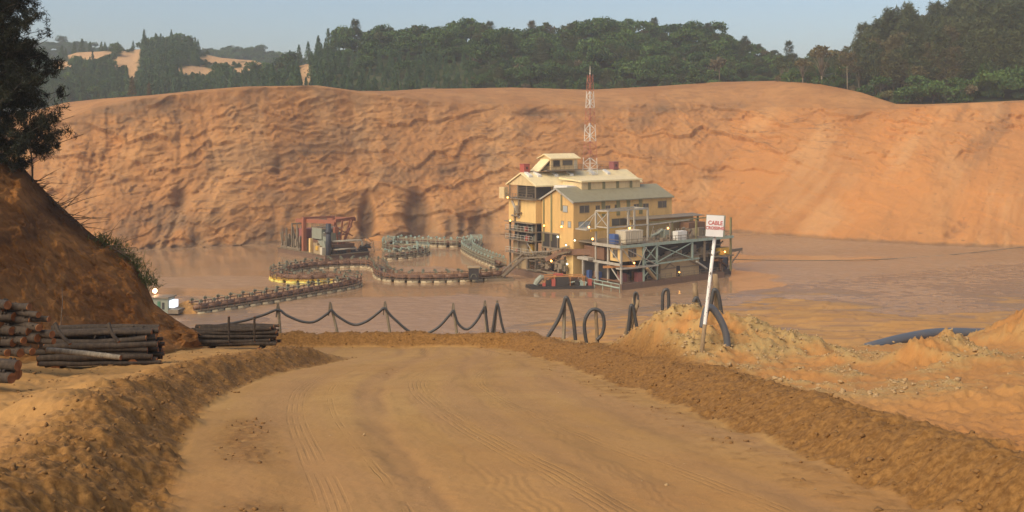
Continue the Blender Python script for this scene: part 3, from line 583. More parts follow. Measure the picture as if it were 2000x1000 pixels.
    dk = sst(0.12, 0.42, fbm(xs * 0.10, Z * (0.10 - 0.07 * (1 - left)), o=5, g=0.6, seed=171)) * face * (0.35 + 0.35 * brk)
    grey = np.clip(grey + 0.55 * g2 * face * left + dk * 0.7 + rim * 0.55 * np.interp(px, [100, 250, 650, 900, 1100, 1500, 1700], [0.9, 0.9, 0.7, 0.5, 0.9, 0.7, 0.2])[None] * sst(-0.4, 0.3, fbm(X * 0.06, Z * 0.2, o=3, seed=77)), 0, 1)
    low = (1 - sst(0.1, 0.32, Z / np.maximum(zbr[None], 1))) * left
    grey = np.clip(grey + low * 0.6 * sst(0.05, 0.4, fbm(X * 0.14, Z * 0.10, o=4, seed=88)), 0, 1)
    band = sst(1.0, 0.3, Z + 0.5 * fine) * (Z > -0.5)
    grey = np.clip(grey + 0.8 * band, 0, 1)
    redm = sst(1000, 1750, PX) * (0.35 + 0.45 * sst(-0.2, 0.4, fbm(xs * 0.05, Z * 0.03, o=4, seed=55))) * face + 0.35 * sst(0.1, 0.5, fbm(X * 0.03, Z * 0.05, o=3, seed=56)) * left * face
    rocky = np.clip(face * (0.25 + 0.75 * np.maximum(left, 0.7 * brk)) * (0.35 + 1.1 * sst(-0.2, 0.4, a)), 0, 1)
    V = np.stack([X, Y, Z], -1).reshape(-1, 3)
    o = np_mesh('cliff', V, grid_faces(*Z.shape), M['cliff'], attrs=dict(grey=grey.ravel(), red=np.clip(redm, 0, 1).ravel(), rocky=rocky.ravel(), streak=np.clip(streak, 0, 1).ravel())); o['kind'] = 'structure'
build_cliff()
# little heap of sand at the foot of the wall, and flat debris on the plateau
def heap(name, c, rx, ry, h, seed, mat, n=40):
    u = np.linspace(0, 1, n); th = np.linspace(0, 2 * math.pi, n * 2)
    U, T = np.meshgrid(u, th, indexing='ij'); nx = fbm(np.cos(T) * U * 2 + seed, np.sin(T) * U * 2, o=4, seed=seed)
    k = 1 + 0.18 * nx
    X = c[0] + rx * U * np.cos(T) * k; Y = c[1] + ry * U * np.sin(T) * k; Z = c[2] - 0.4 + (h + 0.4) * (1 - U ** 1.3) * (1 + 0.25 * nx)
    z0 = np.zeros(X.size)
    o = np_mesh(name, np.stack([X, Y, Z], -1).reshape(-1, 3), grid_faces(*X.shape), mat, attrs=dict(clod=z0, pale=z0, red=z0 + 0.3, wet=z0, track=z0, grey=z0, rocky=z0))
    o['kind'] = 'structure'; return o
p = Wz(742, 467); heap('sand_heap', (p.x, p.y - 2, 0), 4.6, 3.0, 1.3, 5, M['cliff'])

# embankment on the left
def build_bank():
    px = np.linspace(-420, 396, 300)
    tp, td = line(px, [(-420, 900, 19), (-150, 720, 27), (0, 668, 33), (150, 668, 38), (320, 668, 42.5), (396, 659, 46)])
    sp, sdp = line(px, [(-420, 180, 44), (-150, 255, 45), (0, 308, 46.5), (40, 322, 47), (62, 346, 47.5), (95, 380, 48), (130, 412, 48), (165, 445, 48.3), (200, 470, 48.5), (240, 492, 48.8), (268, 520, 48.6), (288, 560, 48.2), (302, 596, 47.6), (340, 625, 47), (396, 658, 46.2)])
    sp = sp + 3.0 * fbm(px * 0.03, px * 0, o=4, seed=12)
    zt = CAM_Z - (tp - HOR) * td / FPX - 0.35; zs = CAM_Z - (sp - HOR) * sdp / FPX
    n1, n2 = 170, 40
    t = np.linspace(0, 1, n1)[:, None]; tb = np.linspace(0, 1, n2 + 1)[1:, None]
    Z = np.concatenate([zt[None] + (zs - zt)[None] * (0.82 * t + 0.18 * np.sin(t * math.pi / 2)), zs[None] - (1.0 + 0.55 * 30) * tb ** 1.4])
    Y = np.concatenate([td[None] + (sdp - td)[None] * (0.85 * t + 0.15 * t ** 2), sdp[None] + 30 * tb])
    PX = np.broadcast_to(px[None], Z.shape); X = (PX - 1000) / FPX * Y
    f = np.concatenate([np.interp(np.linspace(0, 1, n1), [0, 0.08, 0.9, 1], [0.1, 1, 1, 0.4]), np.full(n2, 0.4)])[:, None]
    g = ridge((X + 0.5 * Z) * 0.55, Z * 0.13, None, o=4, seed=31); a = fbm(X * 0.35, Z * 0.4, Y * 0.3, o=5, seed=35); b = fbm(X * 1.6, Z * 1.9, Y * 1.2, o=4, seed=39)
    d = f * (1.8 * (g - 0.6) + 1.0 * a + 0.55 * b + 0.10 * fbm(X * 6, Z * 6, Y * 5, o=3, seed=45))
    Y = Y - d * 0.8; Z = Z + d * 0.4
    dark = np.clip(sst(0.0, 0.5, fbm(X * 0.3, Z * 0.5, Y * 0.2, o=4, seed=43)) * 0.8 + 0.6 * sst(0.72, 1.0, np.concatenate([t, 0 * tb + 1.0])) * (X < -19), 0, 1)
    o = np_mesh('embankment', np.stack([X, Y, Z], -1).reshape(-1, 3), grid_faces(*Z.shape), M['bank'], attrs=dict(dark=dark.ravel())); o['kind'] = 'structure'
build_bank()

# ------------------------------------------------------------------ trees
def leaf_tris(C, size, up=0.0, aspect=1.0, rg=rng):
    """one triangle-pair (quad) leaf clump per centre"""
    n = len(C); a = rg.normal(0, 1, (n, 3)); a[:, 2] = a[:, 2] * (1 - up) - up * 2.0; a /= np.linalg.norm(a, axis=1)[:, None]
    b = rg.normal(0, 1, (n, 3)); b -= (b * a).sum(1)[:, None] * a; b /= np.linalg.norm(b, axis=1)[:, None]
    s = (size * (0.6 + 0.8 * rg.random(n)))[:, None] if np.ndim(size) else size * (0.6 + 0.8 * rg.random(n))[:, None]
    a = a * s; b = b * s * aspect
    V = np.stack([C - a * 0.5, C + b * 0.5, C + a * 0.6, C - b * 0.5], 1)
    F = np.arange(n * 4).reshape(n, 4)
    return V.reshape(-1, 3), F
def limb(P, Q, r0, r1, n=5, bend=0.0):
    m = MB(); P = np.array(P, float); Q = np.array(Q, float); pts = []
    for k in range(5):
        t = k / 4; pts.append(tuple(P + (Q - P) * t + np.array([0, 0, bend * math.sin(t * math.pi)])))
    m.tube(pts, [r0 + (r1 - r0) * k / 4 for k in range(5)], n)
    return np.array(m.v), m.f
class TreeProto:
    """tree of unit scale in metres: crown leaf cloud (V,F,tint) and trunk (V,F)"""
    def __init__(s): s.cv = []; s.tint = []; s.tv = MB()
    def add(s, C, size, up=0.0, aspect=1.0, tint=0.5):
        V, F = leaf_tris(C, size, up, aspect); s.cv.append(V); s.tint.append(np.repeat(np.clip(tint + 0.25 * rng.normal(0, 1, len(C)), 0, 1), 4))
    def done(s):
        s.V = np.concatenate(s.cv); s.T = np.concatenate(s.tint); s.F = np.arange(len(s.V)).reshape(-1, 4); return s
def broadleaf(h, r, nlobe, nleaf, size, flat=0.6, open_=0.0, base=0.35):
    t = TreeProto(); lobes = []
    for k in range(nlobe):
        an = rng.random() * 6.28; rr = r * math.sqrt(rng.random()) * 0.8
        zc = h * (base + (1 - base) * (0.35 + 0.5 * rng.random() * (1 - 0.5 * rr / r)))
        lobes.append((math.cos(an) * rr, math.sin(an) * rr, zc, r * (0.28 + 0.26 * rng.random())))
    lobes.append((0, 0, h * 0.82, r * 0.45))
    t.tv.tube([(0, 0, -0.8), (0.1, 0, h * 0.25), (0, 0.1, h * 0.7)], [h * 0.026, h * 0.02, h * 0.008], 6)
    for (x, y, z, q) in lobes:
        n = int(nleaf / len(lobes)); d = rng.normal(0, 1, (n, 3)); d /= np.linalg.norm(d, axis=1)[:, None]
        rad = q * (0.55 + 0.5 * rng.random(n)) * (1 + 0.25 * np.sin(d[:, 0] * 5 + x) * np.sin(d[:, 2] * 4 + y))
        C = np.array([x, y, z]) + d * rad[:, None] * np.array([1, 1, flat]); C = C[rng.random(n) > open_]
        t.add(C, size, 0, 0.8, 0.2 + 0.6 * rng.random())
        t.tv.tube([(0, 0, h * 0.3 * rng.uniform(0.7, 1.4)), (x * 0.5, y * 0.5, z * 0.75), (x, y, z)], [h * 0.011, h * 0.007, h * 0.003], 4)
    return t.done()
def conifer(h, r, n, size, whorl=14):
    t = TreeProto(); t.tv.tube([(0, 0, -0.8), (0, 0, h * 0.5), (0, 0, h * 0.97)], [h * 0.016, h * 0.010, h * 0.003], 5)
    for k in range(whorl):
        f = (k + 0.5) / whorl; z0 = h * (0.10 + 0.9 * f); rr = r * (1 - f) ** 0.8 + 0.12
        m = int(n / whorl * (1.5 - f)); an0 = rng.random() * 6.28
        br = an0 + rng.integers(0, 6, m) * 1.05 + rng.normal(0, 0.22, m); q = rr * rng.random(m) ** 0.55
        C = np.stack([np.cos(br) * q, np.sin(br) * q, z0 - q * 0.12 + rng.normal(0, h * 0.02, m)], 1)
        t.add(C, size, -0.35, 0.35, 0.25 + 0.5 * rng.random())
    C = np.stack([rng.normal(0, 0.06, 14), rng.normal(0, 0.06, 14), h * (0.9 + 0.12 * rng.random(14))], 1); t.add(C, size * 0.7, -0.6, 0.3, 0.5)
    return t.done()
def casuarina(h, r, nb, per, size, asp=0.22, base=0.25, lean=0.0):
    t = TreeProto(); t.tv.tube([(0, 0, -1.0), (lean * 0.2, 0, h * 0.3), (lean * 0.6, 0.1, h * 0.65), (lean, 0, h)], [h * 0.015, h * 0.012, h * 0.008, h * 0.002], 6)
    for k in range(nb):
        f = base + (1 - base) * rng.random() ** 0.85; z0 = h * f; an = rng.random() * 6.28
        g = (f - base) / (1 - base); L = r * (0.35 + 0.75 * math.sin(math.pi * min(0.93, 0.18 + 0.74 * g)) * rng.uniform(0.6, 1.2))
        d = np.array([math.cos(an), math.sin(an), rng.uniform(0.15, 0.75)]); tip = np.array([lean * f, 0, z0]) + d * L
        st = np.array([lean * f, 0, z0]); t.tv.tube([tuple(st), tuple((st + tip) / 2 + [0, 0, 0.1]), tuple(tip)], [h * 0.004, h * 0.003, h * 0.0012], 4)
        q = rng.random(per) ** 0.6; C = st + (tip - st) * q[:, None] + rng.normal(0, 1, (per, 3)) * (L * 0.16) + np.array([0, 0, -0.05 * L])
        t.add(C, size, 0.15, asp, 0.2 + 0.6 * rng.random())
    return t.done()
PRO = dict(
    b=[broadleaf(8.5, 4.2, 14, 1000, 0.68), broadleaf(7.5, 4.6, 16, 1050, 0.68, 0.55), broadleaf(10, 4.4, 15, 1000, 0.68, 0.6, 0.25, 0.45), broadleaf(6.5, 3.4, 11, 760, 0.62)],
    c=[conifer(8.5, 1.9, 360, 0.9), conifer(7.0, 1.7, 320, 0.85), conifer(10, 2.2, 420, 0.95, 16)],
    d=[broadleaf(8, 3.0, 8, 300, 0.8, 0.7, 0.35, 0.3), broadleaf(6, 2.8, 8, 320, 0.8, 0.7, 0.2, 0.2)],
    n=[casuarina(20, 4.4, 62, 42, 1.25), casuarina(23, 4.8, 70, 42, 1.3, 0.22, 0.2, 0.8), casuarina(17, 4.0, 52, 42, 1.2, 0.24, 0.3, -0.6)],
    o=[casuarina(17, 4.0, 26, 38, 1.0, 0.28, 0.5, 1.0), broadleaf(16, 5.0, 11, 620, 0.9, 0.5, 0.3, 0.55)],
    g=[broadleaf(5, 3.2, 10, 620, 0.7, 0.7, 0, 0.05), broadleaf(3.2, 2.6, 9, 480, 0.6, 0.7, 0, 0.02)],
)
FOL = dict(b='fol_b', c='fol_c', d='fol_d', n='fol_n', o='fol_n', g='fol_g'); TRK = dict(b='trunk', c='trunk', d='paletrunk', n='trunk', o='paletrunk', g='trunk')
KIND = dict(b=('broadleaf_tree', 'tree'), c=('conifer_tree', 'tree'), d=('bare_tree', 'tree'), n=('casuarina_tree', 'tree'), o=('open_tree', 'tree'), g=('bush', 'bush'))
_protos = {}
def single_tree(k, i, pos, sc_, rot, label, group, fol=None):
    """one tree as a thing: empty > trunk, crown (meshes shared between copies)"""
    key = (k, i, fol)
    if key not in _protos:
        P = PRO[k][i]; cm = np_mesh('crown', P.V, P.F, M[fol or FOL[k]], smooth=False, attrs={'tint': P.T}); tm = P.tv.build('trunk', M[TRK[k]], None, True)
        _protos[key] = (cm.data, tm.data); bpy.data.objects.remove(cm); bpy.data.objects.remove(tm)
    cd, td = _protos[key]
    e = thing(KIND[k][0], label, KIND[k][1], pos, rot, group); e.scale = (sc_, sc_, sc_ * random.uniform(0.9, 1.12))
    for nm, d in (('crown', cd), ('trunk', td)):
        c = bpy.data.objects.new(nm, d); link(c); c.parent = e
    return e
class Wood:
    """a far wood nobody could count: all its trees as one object"""
    def __init__(s): s.V = []; s.T = []; s.mi = []; s.tV = []; s.tF = []; s.n = 0
    def add(s, k, i, pos, sc_, rot):
        P = PRO[k][i]; c, sn = math.cos(rot), math.sin(rot); V = P.V
        s.V.append(np.stack([V[:, 0] * c - V[:, 1] * sn, V[:, 0] * sn + V[:, 1] * c, V[:, 2] * rng.uniform(0.8, 1.3)], 1) * sc_ + np.array(pos))
        s.T.append(np.clip(P.T * 0.35 + 0.75 * rng.random() ** 1.3, 0, 1)); s.mi.append(np.full(len(V) // 4, {'b': 0, 'c': 1, 'd': 2, 'g': 3, 'n': 4, 'o': 4}[k]))
    def build(s, name, label, cat):
        V = np.concatenate(s.V)
        o = np_mesh(name, V, np.arange(len(V)).reshape(-1, 4), M['fol_b'], None, False, {'tint': np.concatenate(s.T)}, [M['fol_c'], M['fol_d'], M['fol_g'], M['fol_n']], np.concatenate(s.mi))
        return tag(o, label, cat, None, 'stuff')

class Hill:
    def __init__(s, name, px0, px1, base, sky, n=(260, 70), bare=(), seed=1, amp=1.5):
        s.base, s.sky, s.bare, s.seed, s.amp = base, sky, bare, seed, amp
        U, T = np.meshgrid(np.linspace(px0, px1, n[0]), np.linspace(0, 1.35, n[1]), indexing='ij')
        X, Y, Z, B = s.at(U, T)
        o = np_mesh(name, np.stack([X, Y, Z], -1).reshape(-1, 3), grid_faces(*X.shape), M['hillg'], attrs={'bare': B.ravel()}); o['kind'] = 'structure'
    def at(s, U, T):
        bp, by = line(U.ravel(), s.base); kp, ky = line(U.ravel(), s.sky); bp, by, kp, ky = [q.reshape(U.shape) for q in (bp, by, kp, ky)]
        zb = CAM_Z - (bp - HOR) * by / FPX; zs = CAM_Z - (kp - HOR) * ky / FPX
        Y = by + (ky - by) * T; Tt = np.clip(T, 0, 1); Z = zb + (zs - zb) * (0.65 * Tt + 0.35 * np.sin(Tt * math.pi / 2)) - np.clip(T - 1, 0, 1) * 30
        X = (U - 1000) / FPX * Y
        Z = Z + s.amp * fbm(X * 0.03, Y * 0.03, o=3, seed=s.seed)
        PY = HOR + FPX * (CAM_Z - Z) / Y; B = np.zeros_like(X); j = fbm(X * 0.08, Y * 0.08, o=4, seed=s.seed + 5)
        for (cx, cy, rx, ry) in s.bare:
            rx *= 1.2; ry *= 1.3; B = np.maximum(B, 1 - sst(0.7, 1.1, np.sqrt(((U - cx) / rx) ** 2 + ((PY - cy) / ry) ** 2) + 0.5 * j))
        return X, Y, Z, B
    def clear(s, U, T): return np.max([s.at(U, T + q)[3] for q in (0, .06, .12, .18)], axis=0)
    def pts(s, px0, px1, spacing, t0=0.0, t1=1.08):
        out = []; ky = np.mean([q[2] for q in s.sky]); by = np.mean([q[2] for q in s.base])
        nu = int((px1 - px0) * (ky + by) / 2 / FPX / spacing); ntt = max(2, int(abs(ky - by) * 1.25 * (t1 - t0) / spacing))
        U, T = np.meshgrid(np.linspace(px0, px1, nu), np.linspace(t0, t1, ntt), indexing='ij')
        U = U + rng.normal(0, 0.35, U.shape) * (px1 - px0) / nu; T = T + rng.normal(0, 0.35, T.shape) * (t1 - t0) / ntt
        X, Y, Z, B = s.at(U, T); B = np.where(B > 0.35, 1.0, 0.3 * (s.clear(U, T) > 0.35))
        return U.ravel(), T.ravel(), X.ravel(), Y.ravel(), Z.ravel(), B.ravel()
hillC = Hill('hill', -500, 900, [(-500, 190, 800), (900, 190, 800)], [(-500, 105, 1000), (60, 100, 980), (150, 95, 980), (230, 112, 980), (330, 115, 980), (390, 112, 980), (430, 108, 980), (500, 108, 980), (560, 122, 980), (640, 150, 980), (900, 170, 980)], seed=2)
hillA = Hill('hill', -500, 680, [(-500, 215, 470), (120, 212, 470), (680, 192, 470)],
             [(-500, 115, 640), (0, 122, 640), (100, 122, 640), (150, 103, 640), (200, 97, 640), (260, 98, 640), (300, 92, 640), (350, 89, 640), (375, 96, 640), (400, 106, 640), (440, 112, 630), (500, 121, 620), (540, 140, 600), (600, 150, 580), (680, 165, 560)],
             bare=((168, 106, 46, 9), (250, 118, 20, 16), (268, 100, 8, 10), (235, 125, 14, 9), (258, 138, 8, 12), (440, 116, 44, 9), (494, 126, 22, 11), (525, 142, 14, 6), (385, 138, 32, 8), (545, 143, 16, 7), (592, 148, 16, 16), (575, 142, 20, 6), (120, 128, 22, 8), (475, 138, 30, 5)), seed=6)
hillB = Hill('hill', 520, 1760, [(520, 195, 400), (1760, 195, 430)],
             [(520, 165, 520), (560, 140, 520), (620, 118, 520), (680, 102, 520), (740, 92, 520), (830, 90, 520), (900, 82, 520), (940, 76, 520), (1000, 86, 520), (1060, 86, 520), (1120, 80, 520), (1200, 74, 520), (1300, 76, 520), (1370, 80, 520), (1450, 98, 520), (1510, 118, 510), (1560, 132, 500), (1760, 150, 480)],
             bare=((704, 95, 8, 4), (596, 140, 12, 22), (655, 104, 5, 3)), seed=8)
hillR = Hill('hill', 1500, 2600, [(1500, 166, 385), (1650, 182, 368), (1770, 206, 345), (2000, 198, 340), (2600, 190, 345)],
             [(1500, 158, 430), (1600, 148, 430), (1680, 128, 430), (1800, 105, 430), (2000, 88, 430), (2600, 60, 430)], seed=10, amp=0.8)
# far woods
far = Wood()
for u, t, x, y, z, b in zip(*hillC.pts(-450, 860, 7.5, 0.35, 1.05)): far.add('b', random.randrange(4), (x, y, z - 0.5), random.uniform(0.7, 1.25), random.random() * 6.28)
far.build('far_wood', 'blue hazy wood along the farthest ridge behind the left-hand hill', 'wood')
woodA = Wood(); nA = 0
for u, t, x, y, z, b in zip(*hillA.pts(-450, 660, 4.6, 0.02, 1.06)):
    if b > 0.35: continue
    if b > 0.2:
        woodA.add('g', random.randrange(2), (x, y, z - 0.5), random.uniform(0.35, 0.6), random.random() * 6.28); continue
    con = (u > 230 and u < 420 and t < 0.93) or t < 0.45 or u > 520 or (u < 130)
    if u > 420 and u < 540 and t > 0.35: con = False
    if con and rng.random() < 0.9: woodA.add('c', random.randrange(3), (x, y, z - 0.4), random.uniform(0.65, 1.1), random.random() * 6.28)
    else: woodA.add('b', random.randrange(4), (x, y, z - 0.6), random.uniform(0.55, 0.95), random.random() * 6.28)
woodA.build('hillside_wood', 'dense green wood of slim conifers and flat bushes on the left hill with sand scars', 'wood')
woodB = Wood(); cand = []
for u, t, x, y, z, b in zip(*hillB.pts(530, 1750, 4.7, 0.0, 1.06)):
    if b > 0.35: continue
    young = (u < 920 and t < 0.80 - 0.35 * (u - 560) / 340) or (u < 660)
    if young and rng.random() < 0.95: k, i, q = 'c', random.randrange(3), random.uniform(0.55, 1.0) * (1.05 if u < 680 else 0.85)
    elif rng.random() < 0.07: k, i, q = 'd', random.randrange(2), random.uniform(0.6, 1.1)
    elif t < 0.12 and rng.random() < 0.5: k, i, q = 'g', random.randrange(2), random.uniform(0.7, 1.3)
    elif rng.random() < 0.06: k, i, q = 'o', 1, random.uniform(0.5, 0.7)
    elif rng.random() < 0.05: k, i, q = 'n', random.randrange(3), random.uniform(0.4, 0.6)
    else: k, i, q = 'b', random.randrange(4), 0.5 + 0.85 * random.random() ** 2
    if u > 1420: q *= 0.78
    if t > 0.90 and k != 'c' and rng.random() < 0.30: cand.append((k, i, (x, y, z - 0.4), q * 1.05))
    else: woodB.add(k, i, (x, y, z - 0.5), q, random.random() * 6.28)
woodB.build('hillside_wood', 'dense mixed green wood covering the middle hill behind the mast', 'wood')
for k, i, p, q in cand[:110]:
    single_tree(k, i, p, q, random.random() * 6.28, {'b': 'rounded green tree on the skyline of the middle hill', 'd': 'thin grey tree on the skyline of the middle hill', 'g': 'low green bush high on the middle hill', 'o': 'open-crowned tree on the skyline of the middle hill', 'n': 'feathery tree on the skyline of the middle hill'}[k], 'trees along the skyline of the middle hill')
for px_, py_, hh, lab in ((737, 92, 11.0, 'lone dark tree standing tallest at the left end of the middle ridge'), (850, 88, 10.5, 'broad dark tree on the ridge beside a bare one'), (935, 80, 11.5, 'wide dark tree crowning the ridge left of its centre'), (1120, 82, 11, 'dark round tree on the ridge left of the mast'), (1188, 76, 9.5, 'dark tree on the ridge top just right of the mast')):
    p = W(px_, py_, 520); single_tree('b', 2, p - Vector((0, 0, 1.5)), hh / 10, random.random() * 6, lab, 'tall trees on the middle ridge')
for px_, py_, s_ in ((805, 88, 1.0), (990, 88, .9), (1010, 88, 0.8), (722, 95, .6)):
    p = W(px_, py_, 521); single_tree('d', 0, p - Vector((0, 0, 1)), s_, random.random() * 6, 'pale leafless tree showing against the sky on the middle ridge', 'bare trees on the middle ridge')
for px_, py_, s_ in ((285, 97, .9), (295, 96, 1.0), (304, 95, .85), (314, 94, 1.0), (260, 102, .7), (145, 122, 1.1), (160, 116, 1.3), (176, 112, 1.2), (198, 110, 1.25), (205, 110, 1.1), (120, 128, 1.2)):
    p = W(px_, py_, 642); single_tree('c', random.randrange(3), p - Vector((0, 0, 1)), s_ * 1.15, random.random() * 6, 'slim conifer standing up from the crest of the left hill', 'conifers on the left hill crest')
for px_, py_, s_, lab in ((258, 186, 1.0, 'reddish brown young conifer just behind the rim of the left cliff'), (291, 186, .62, 'smaller brown conifer right of a taller one behind the left rim')):
    p = W(px_, py_, 345); single_tree('c', 0, p - Vector((0, 0, .4)), s_ * .85, 1.0, lab, None, 'fol_d')
for px_, py_, s_ in ((584, 128, 1.2), (602, 122, 1.2), (622, 110, 1.25), (641, 104, 1.35), (655, 100, 1.05), (566, 136, 1.0)):
    p = W(px_, py_, 520); single_tree('c', 2, p - Vector((0, 0, 1)), s_, random.random() * 6, 'pointed conifer on the left shoulder of the middle hill', 'conifers on the left shoulder of the middle hill')
# wood above the right-hand cliff
woodR = Wood(); nR = 0
for u, t, x, y, z, b in zip(*hillR.pts(1530, 2550, 4.0, 0.0, 1.05)):
    edge = u < 1680
    if edge and rng.random() < 0.45: continue
    r_ = rng.random()
    if t < 0.10: k = 'g' if r_ < 0.5 else ('d' if r_ < 0.65 else 'b')
    elif edge: k = 'b' if r_ < 0.45 else ('d' if r_ < 0.6 else 'o')
    else: k = 'n' if r_ < 0.70 else ('o' if r_ < 0.80 else ('g' if r_ < 0.86 else 'b'))
    i = random.randrange(len(PRO[k])); q = random.uniform(0.7, 1.0) * (0.62 if edge else (0.72 + 0.28 * min(1, (u - 1680) / 250)))
    if k == 'b': q *= 1.2
    if k == 'g': q = random.uniform(0.6, 1.3)
    vis = u < 2060 and (t < 0.42 or t > 0.9) and k in 'nob'
    if vis and nR < 150:
        nR += 1
        lab = {'n': 'dark feathery casuarina in the tall wood above the right-hand cliff', 'o': 'spindly pale-stemmed tree in the wood above the right-hand cliff', 'b': 'round-crowned tree in the wood above the right-hand cliff'}[k]
        single_tree(k, i, (x, y, z - 0.4), q, random.random() * 6.28, lab, 'trees above the right-hand cliff')
    else: woodR.add(k, i, (x, y, z - 0.4), q, random.random() * 6.28)
woodR.build('casuarina_wood', 'dark brown-green undergrowth and trees filling the wood above the right cliff', 'wood')
for px_, py_, Y_, k, i, s_, lab in ((1605, 172, 372, 'o', 1, 1.02, 'open umbrella-crowned tree at the left edge of the right-hand wood'), (1568, 166, 376, 'o', 1, .72, 'smaller flat-topped tree at the far left edge of the right-hand wood'), (1655, 182, 366, 'o', 0, .95, 'pale spindly tree with a bare trunk right of the umbrella-crowned tree'),
                                   (1738, 170, 400, 'n', 1, 1.25, 'thin see-through tree rising above the right-hand wood'), (1885, 205, 342, 'g', 0, .9, 'bright green bush at the foot of the right-hand wood'), (1360, 164, 400, 'g', 0, 1.2, 'pale round bush behind the sand rim, right of the mast'), (1405, 152, 420, 'd', 1, 1.4, 'reddish brown round tree behind the sand rim')):
    single_tree(k, i, W(px_, py_, Y_) - Vector((0, 0, .3)), s_, 1.3, lab, None, 'fol_d' if 'reddish' in lab else None)

# near casuarina on the embankment: a big one cut by the frame and a small one beside it
def near_tree(base, h, r, nb, per, size, label, lean, f0, seed, wob=0.0):
    e = thing('casuarina_tree', label, 'tree', base)
    rg = np.random.default_rng(seed); tm = MB(); bm_ = MB(); C = []; S = []
    tp = [(lean * t * h + wob * math.sin(t * 5), 0.1 * math.sin(t * 7), -0.8 + (h + 0.8) * t) for t in np.linspace(0, 1, 9)]
    tm.tube(tp, [h * 0.011 * (1 - 0.9 * k / 8) + 0.012 for k in range(9)], 8, jit=0.06)
    for k in range(nb):
        f = f0 + (1 - f0) * rg.random() ** 0.9; an = rg.random() * 6.283; L = r * (1.1 - 0.75 * f) * rg.uniform(0.55, 1.15)
        i = min(7, int(f * 8)); fr = f * 8 - i; st = Vector(tp[i]).lerp(Vector(tp[i + 1]), fr)
        d = Vector((math.cos(an), math.sin(an), rg.uniform(-0.05, 0.5))); pts = [st]
        for j in range(1, 6): pts.append(st + d * L * j / 5 + Vector((0, 0, 0.12 * L * (j / 5) ** 2)) + Vector(rg.normal(0, 0.05 * L, 3)) * (j / 5))
        bm_.tube(pts, [h * 0.0022 * (1 - 0.8 * j / 5) + 0.006 for j in range(6)], 5)
        for s_ in range(int(5 + L * 2.2)):
            q = 0.25 + 0.75 * rg.random(); j = min(4, int(q * 5)); c = pts[j].lerp(pts[j + 1], q * 5 - j)
            tw = Vector(rg.normal(0, 1, 3)).normalized() * (0.25 + 0.30 * rg.random()) * (0.5 + 0.5 * L / r); end = c + tw + Vector((0, 0, 0.12))
            bm_.tube([c, end], [0.008, 0.004], 3, False)
            t_ = rg.random(per) ** 0.7; P = np.array(c)[None] + np.array(end - c)[None] * t_[:, None] * 1.15 + rg.normal(0, 0.085, (per, 3)); C.append(P)
    C = np.concatenate(C); V, F = leaf_tris(C, size, -0.1, 0.16, rg)
    tm.build('trunk', M['trunk'], e, True); bm_.build('branch', M['trunk'], e, True)
    np_mesh('needles', V, F, M['fol_k'], e, False, {'tint': rg.random(len(V))})
    return e
b0 = W(-8, 318, 46.6); near_tree(b0 - Vector((0.4, 0, 0.1)), 12.5, 3.4, 210, 64, 0.20, 'big dark casuarina on top of the left embankment, cut off by the frame', 0.02, 0.01, 5, 0.12)
b0 = W(-75, 300, 48.0); near_tree(b0, 12.0, 4.0, 130, 56, 0.21, 'second dark casuarina behind the big one at the left frame edge', 0.01, 0.0, 15, 0.1)
b1 = W(62, 346, 46.9); near_tree(b1 - Vector((0, 0, 0.1)), 3.5, 2.5, 30, 46, 0.16, 'small slender casuarina sapling leaning over the edge of the left embankment', -0.015, 0.30, 9)
# thin second stem, dry roots hanging from the lip
m = MB(); rg2 = random.Random(4)
for k in range(46):
    t = rg2.random(); px_ = 60 + 180 * t; py_ = np.interp(px_, [60, 95, 130, 165, 200, 240], [346, 380, 412, 445, 470, 492]); p = W(px_, py_ + 3, 47.6)
    L = rg2.uniform(0.4, 1.5) if k % 6 else rg2.uniform(1.6, 2.6); d = Vector((rg2.uniform(0.2, 1), rg2.uniform(-0.6, 0.2), rg2.uniform(-0.25, 0.5))).normalized()
    m.tube([p - d * 0.2, p + d * L * 0.5 + Vector((0, 0, -0.05)), p + d * L + Vector((0, 0, -0.1 * L))], [0.022, 0.014, 0.005], 4)
tag(m.build('dry_roots', M['twig'], None, True), 'tangle of dry roots and twigs hanging from the lip of the left embankment', 'roots', None, 'stuff')
def grass_clump(name, pts, n, L, label):
    C = []; 
    for k in range(n):
        t = rg2.random() * (len(pts) - 1); i = int(t); a = Vector(pts[i]).lerp(Vector(pts[min(i + 1, len(pts) - 1)]), t - i); C.append(a + Vector((rg2.gauss(0, 0.28), rg2.gauss(0, 0.35), rg2.gauss(0, 0.12))))
    V = []; T = []
    for c in C:
        d = Vector((rg2.uniform(-0.3, 0.9), rg2.uniform(-0.7, 0.3), rg2.uniform(0.1, 0.9))).normalized() * L * rg2.uniform(0.5, 1.2); s_ = Vector((0.012, 0.008, 0)); e = c + d * 0.6; tip = c + d + Vector((0, 0, -0.35 * d.length))
        V += [c - s_, c + s_, e + s_ * 0.8, e - s_ * 0.8, e - s_ * 0.8, e + s_ * 0.8, tip + s_ * 0.1, tip - s_ * 0.1]; T += [rg2.random()] * 8
    V = np.array(V); return tag(np_mesh(name, V, np.arange(len(V)).reshape(-1, 4), M['grass'], None, False, {'tint': np.array(T)}), label, 'grass', None, 'stuff')
grass_clump('slope_grass', [W(190, 466, 48.2), W(225, 486, 48.4), W(258, 512, 48.3), W(280, 545, 48.0), W(288, 560, 47.9)], 1300, 0.40, 'green grass tuft hanging over the edge of the left embankment')

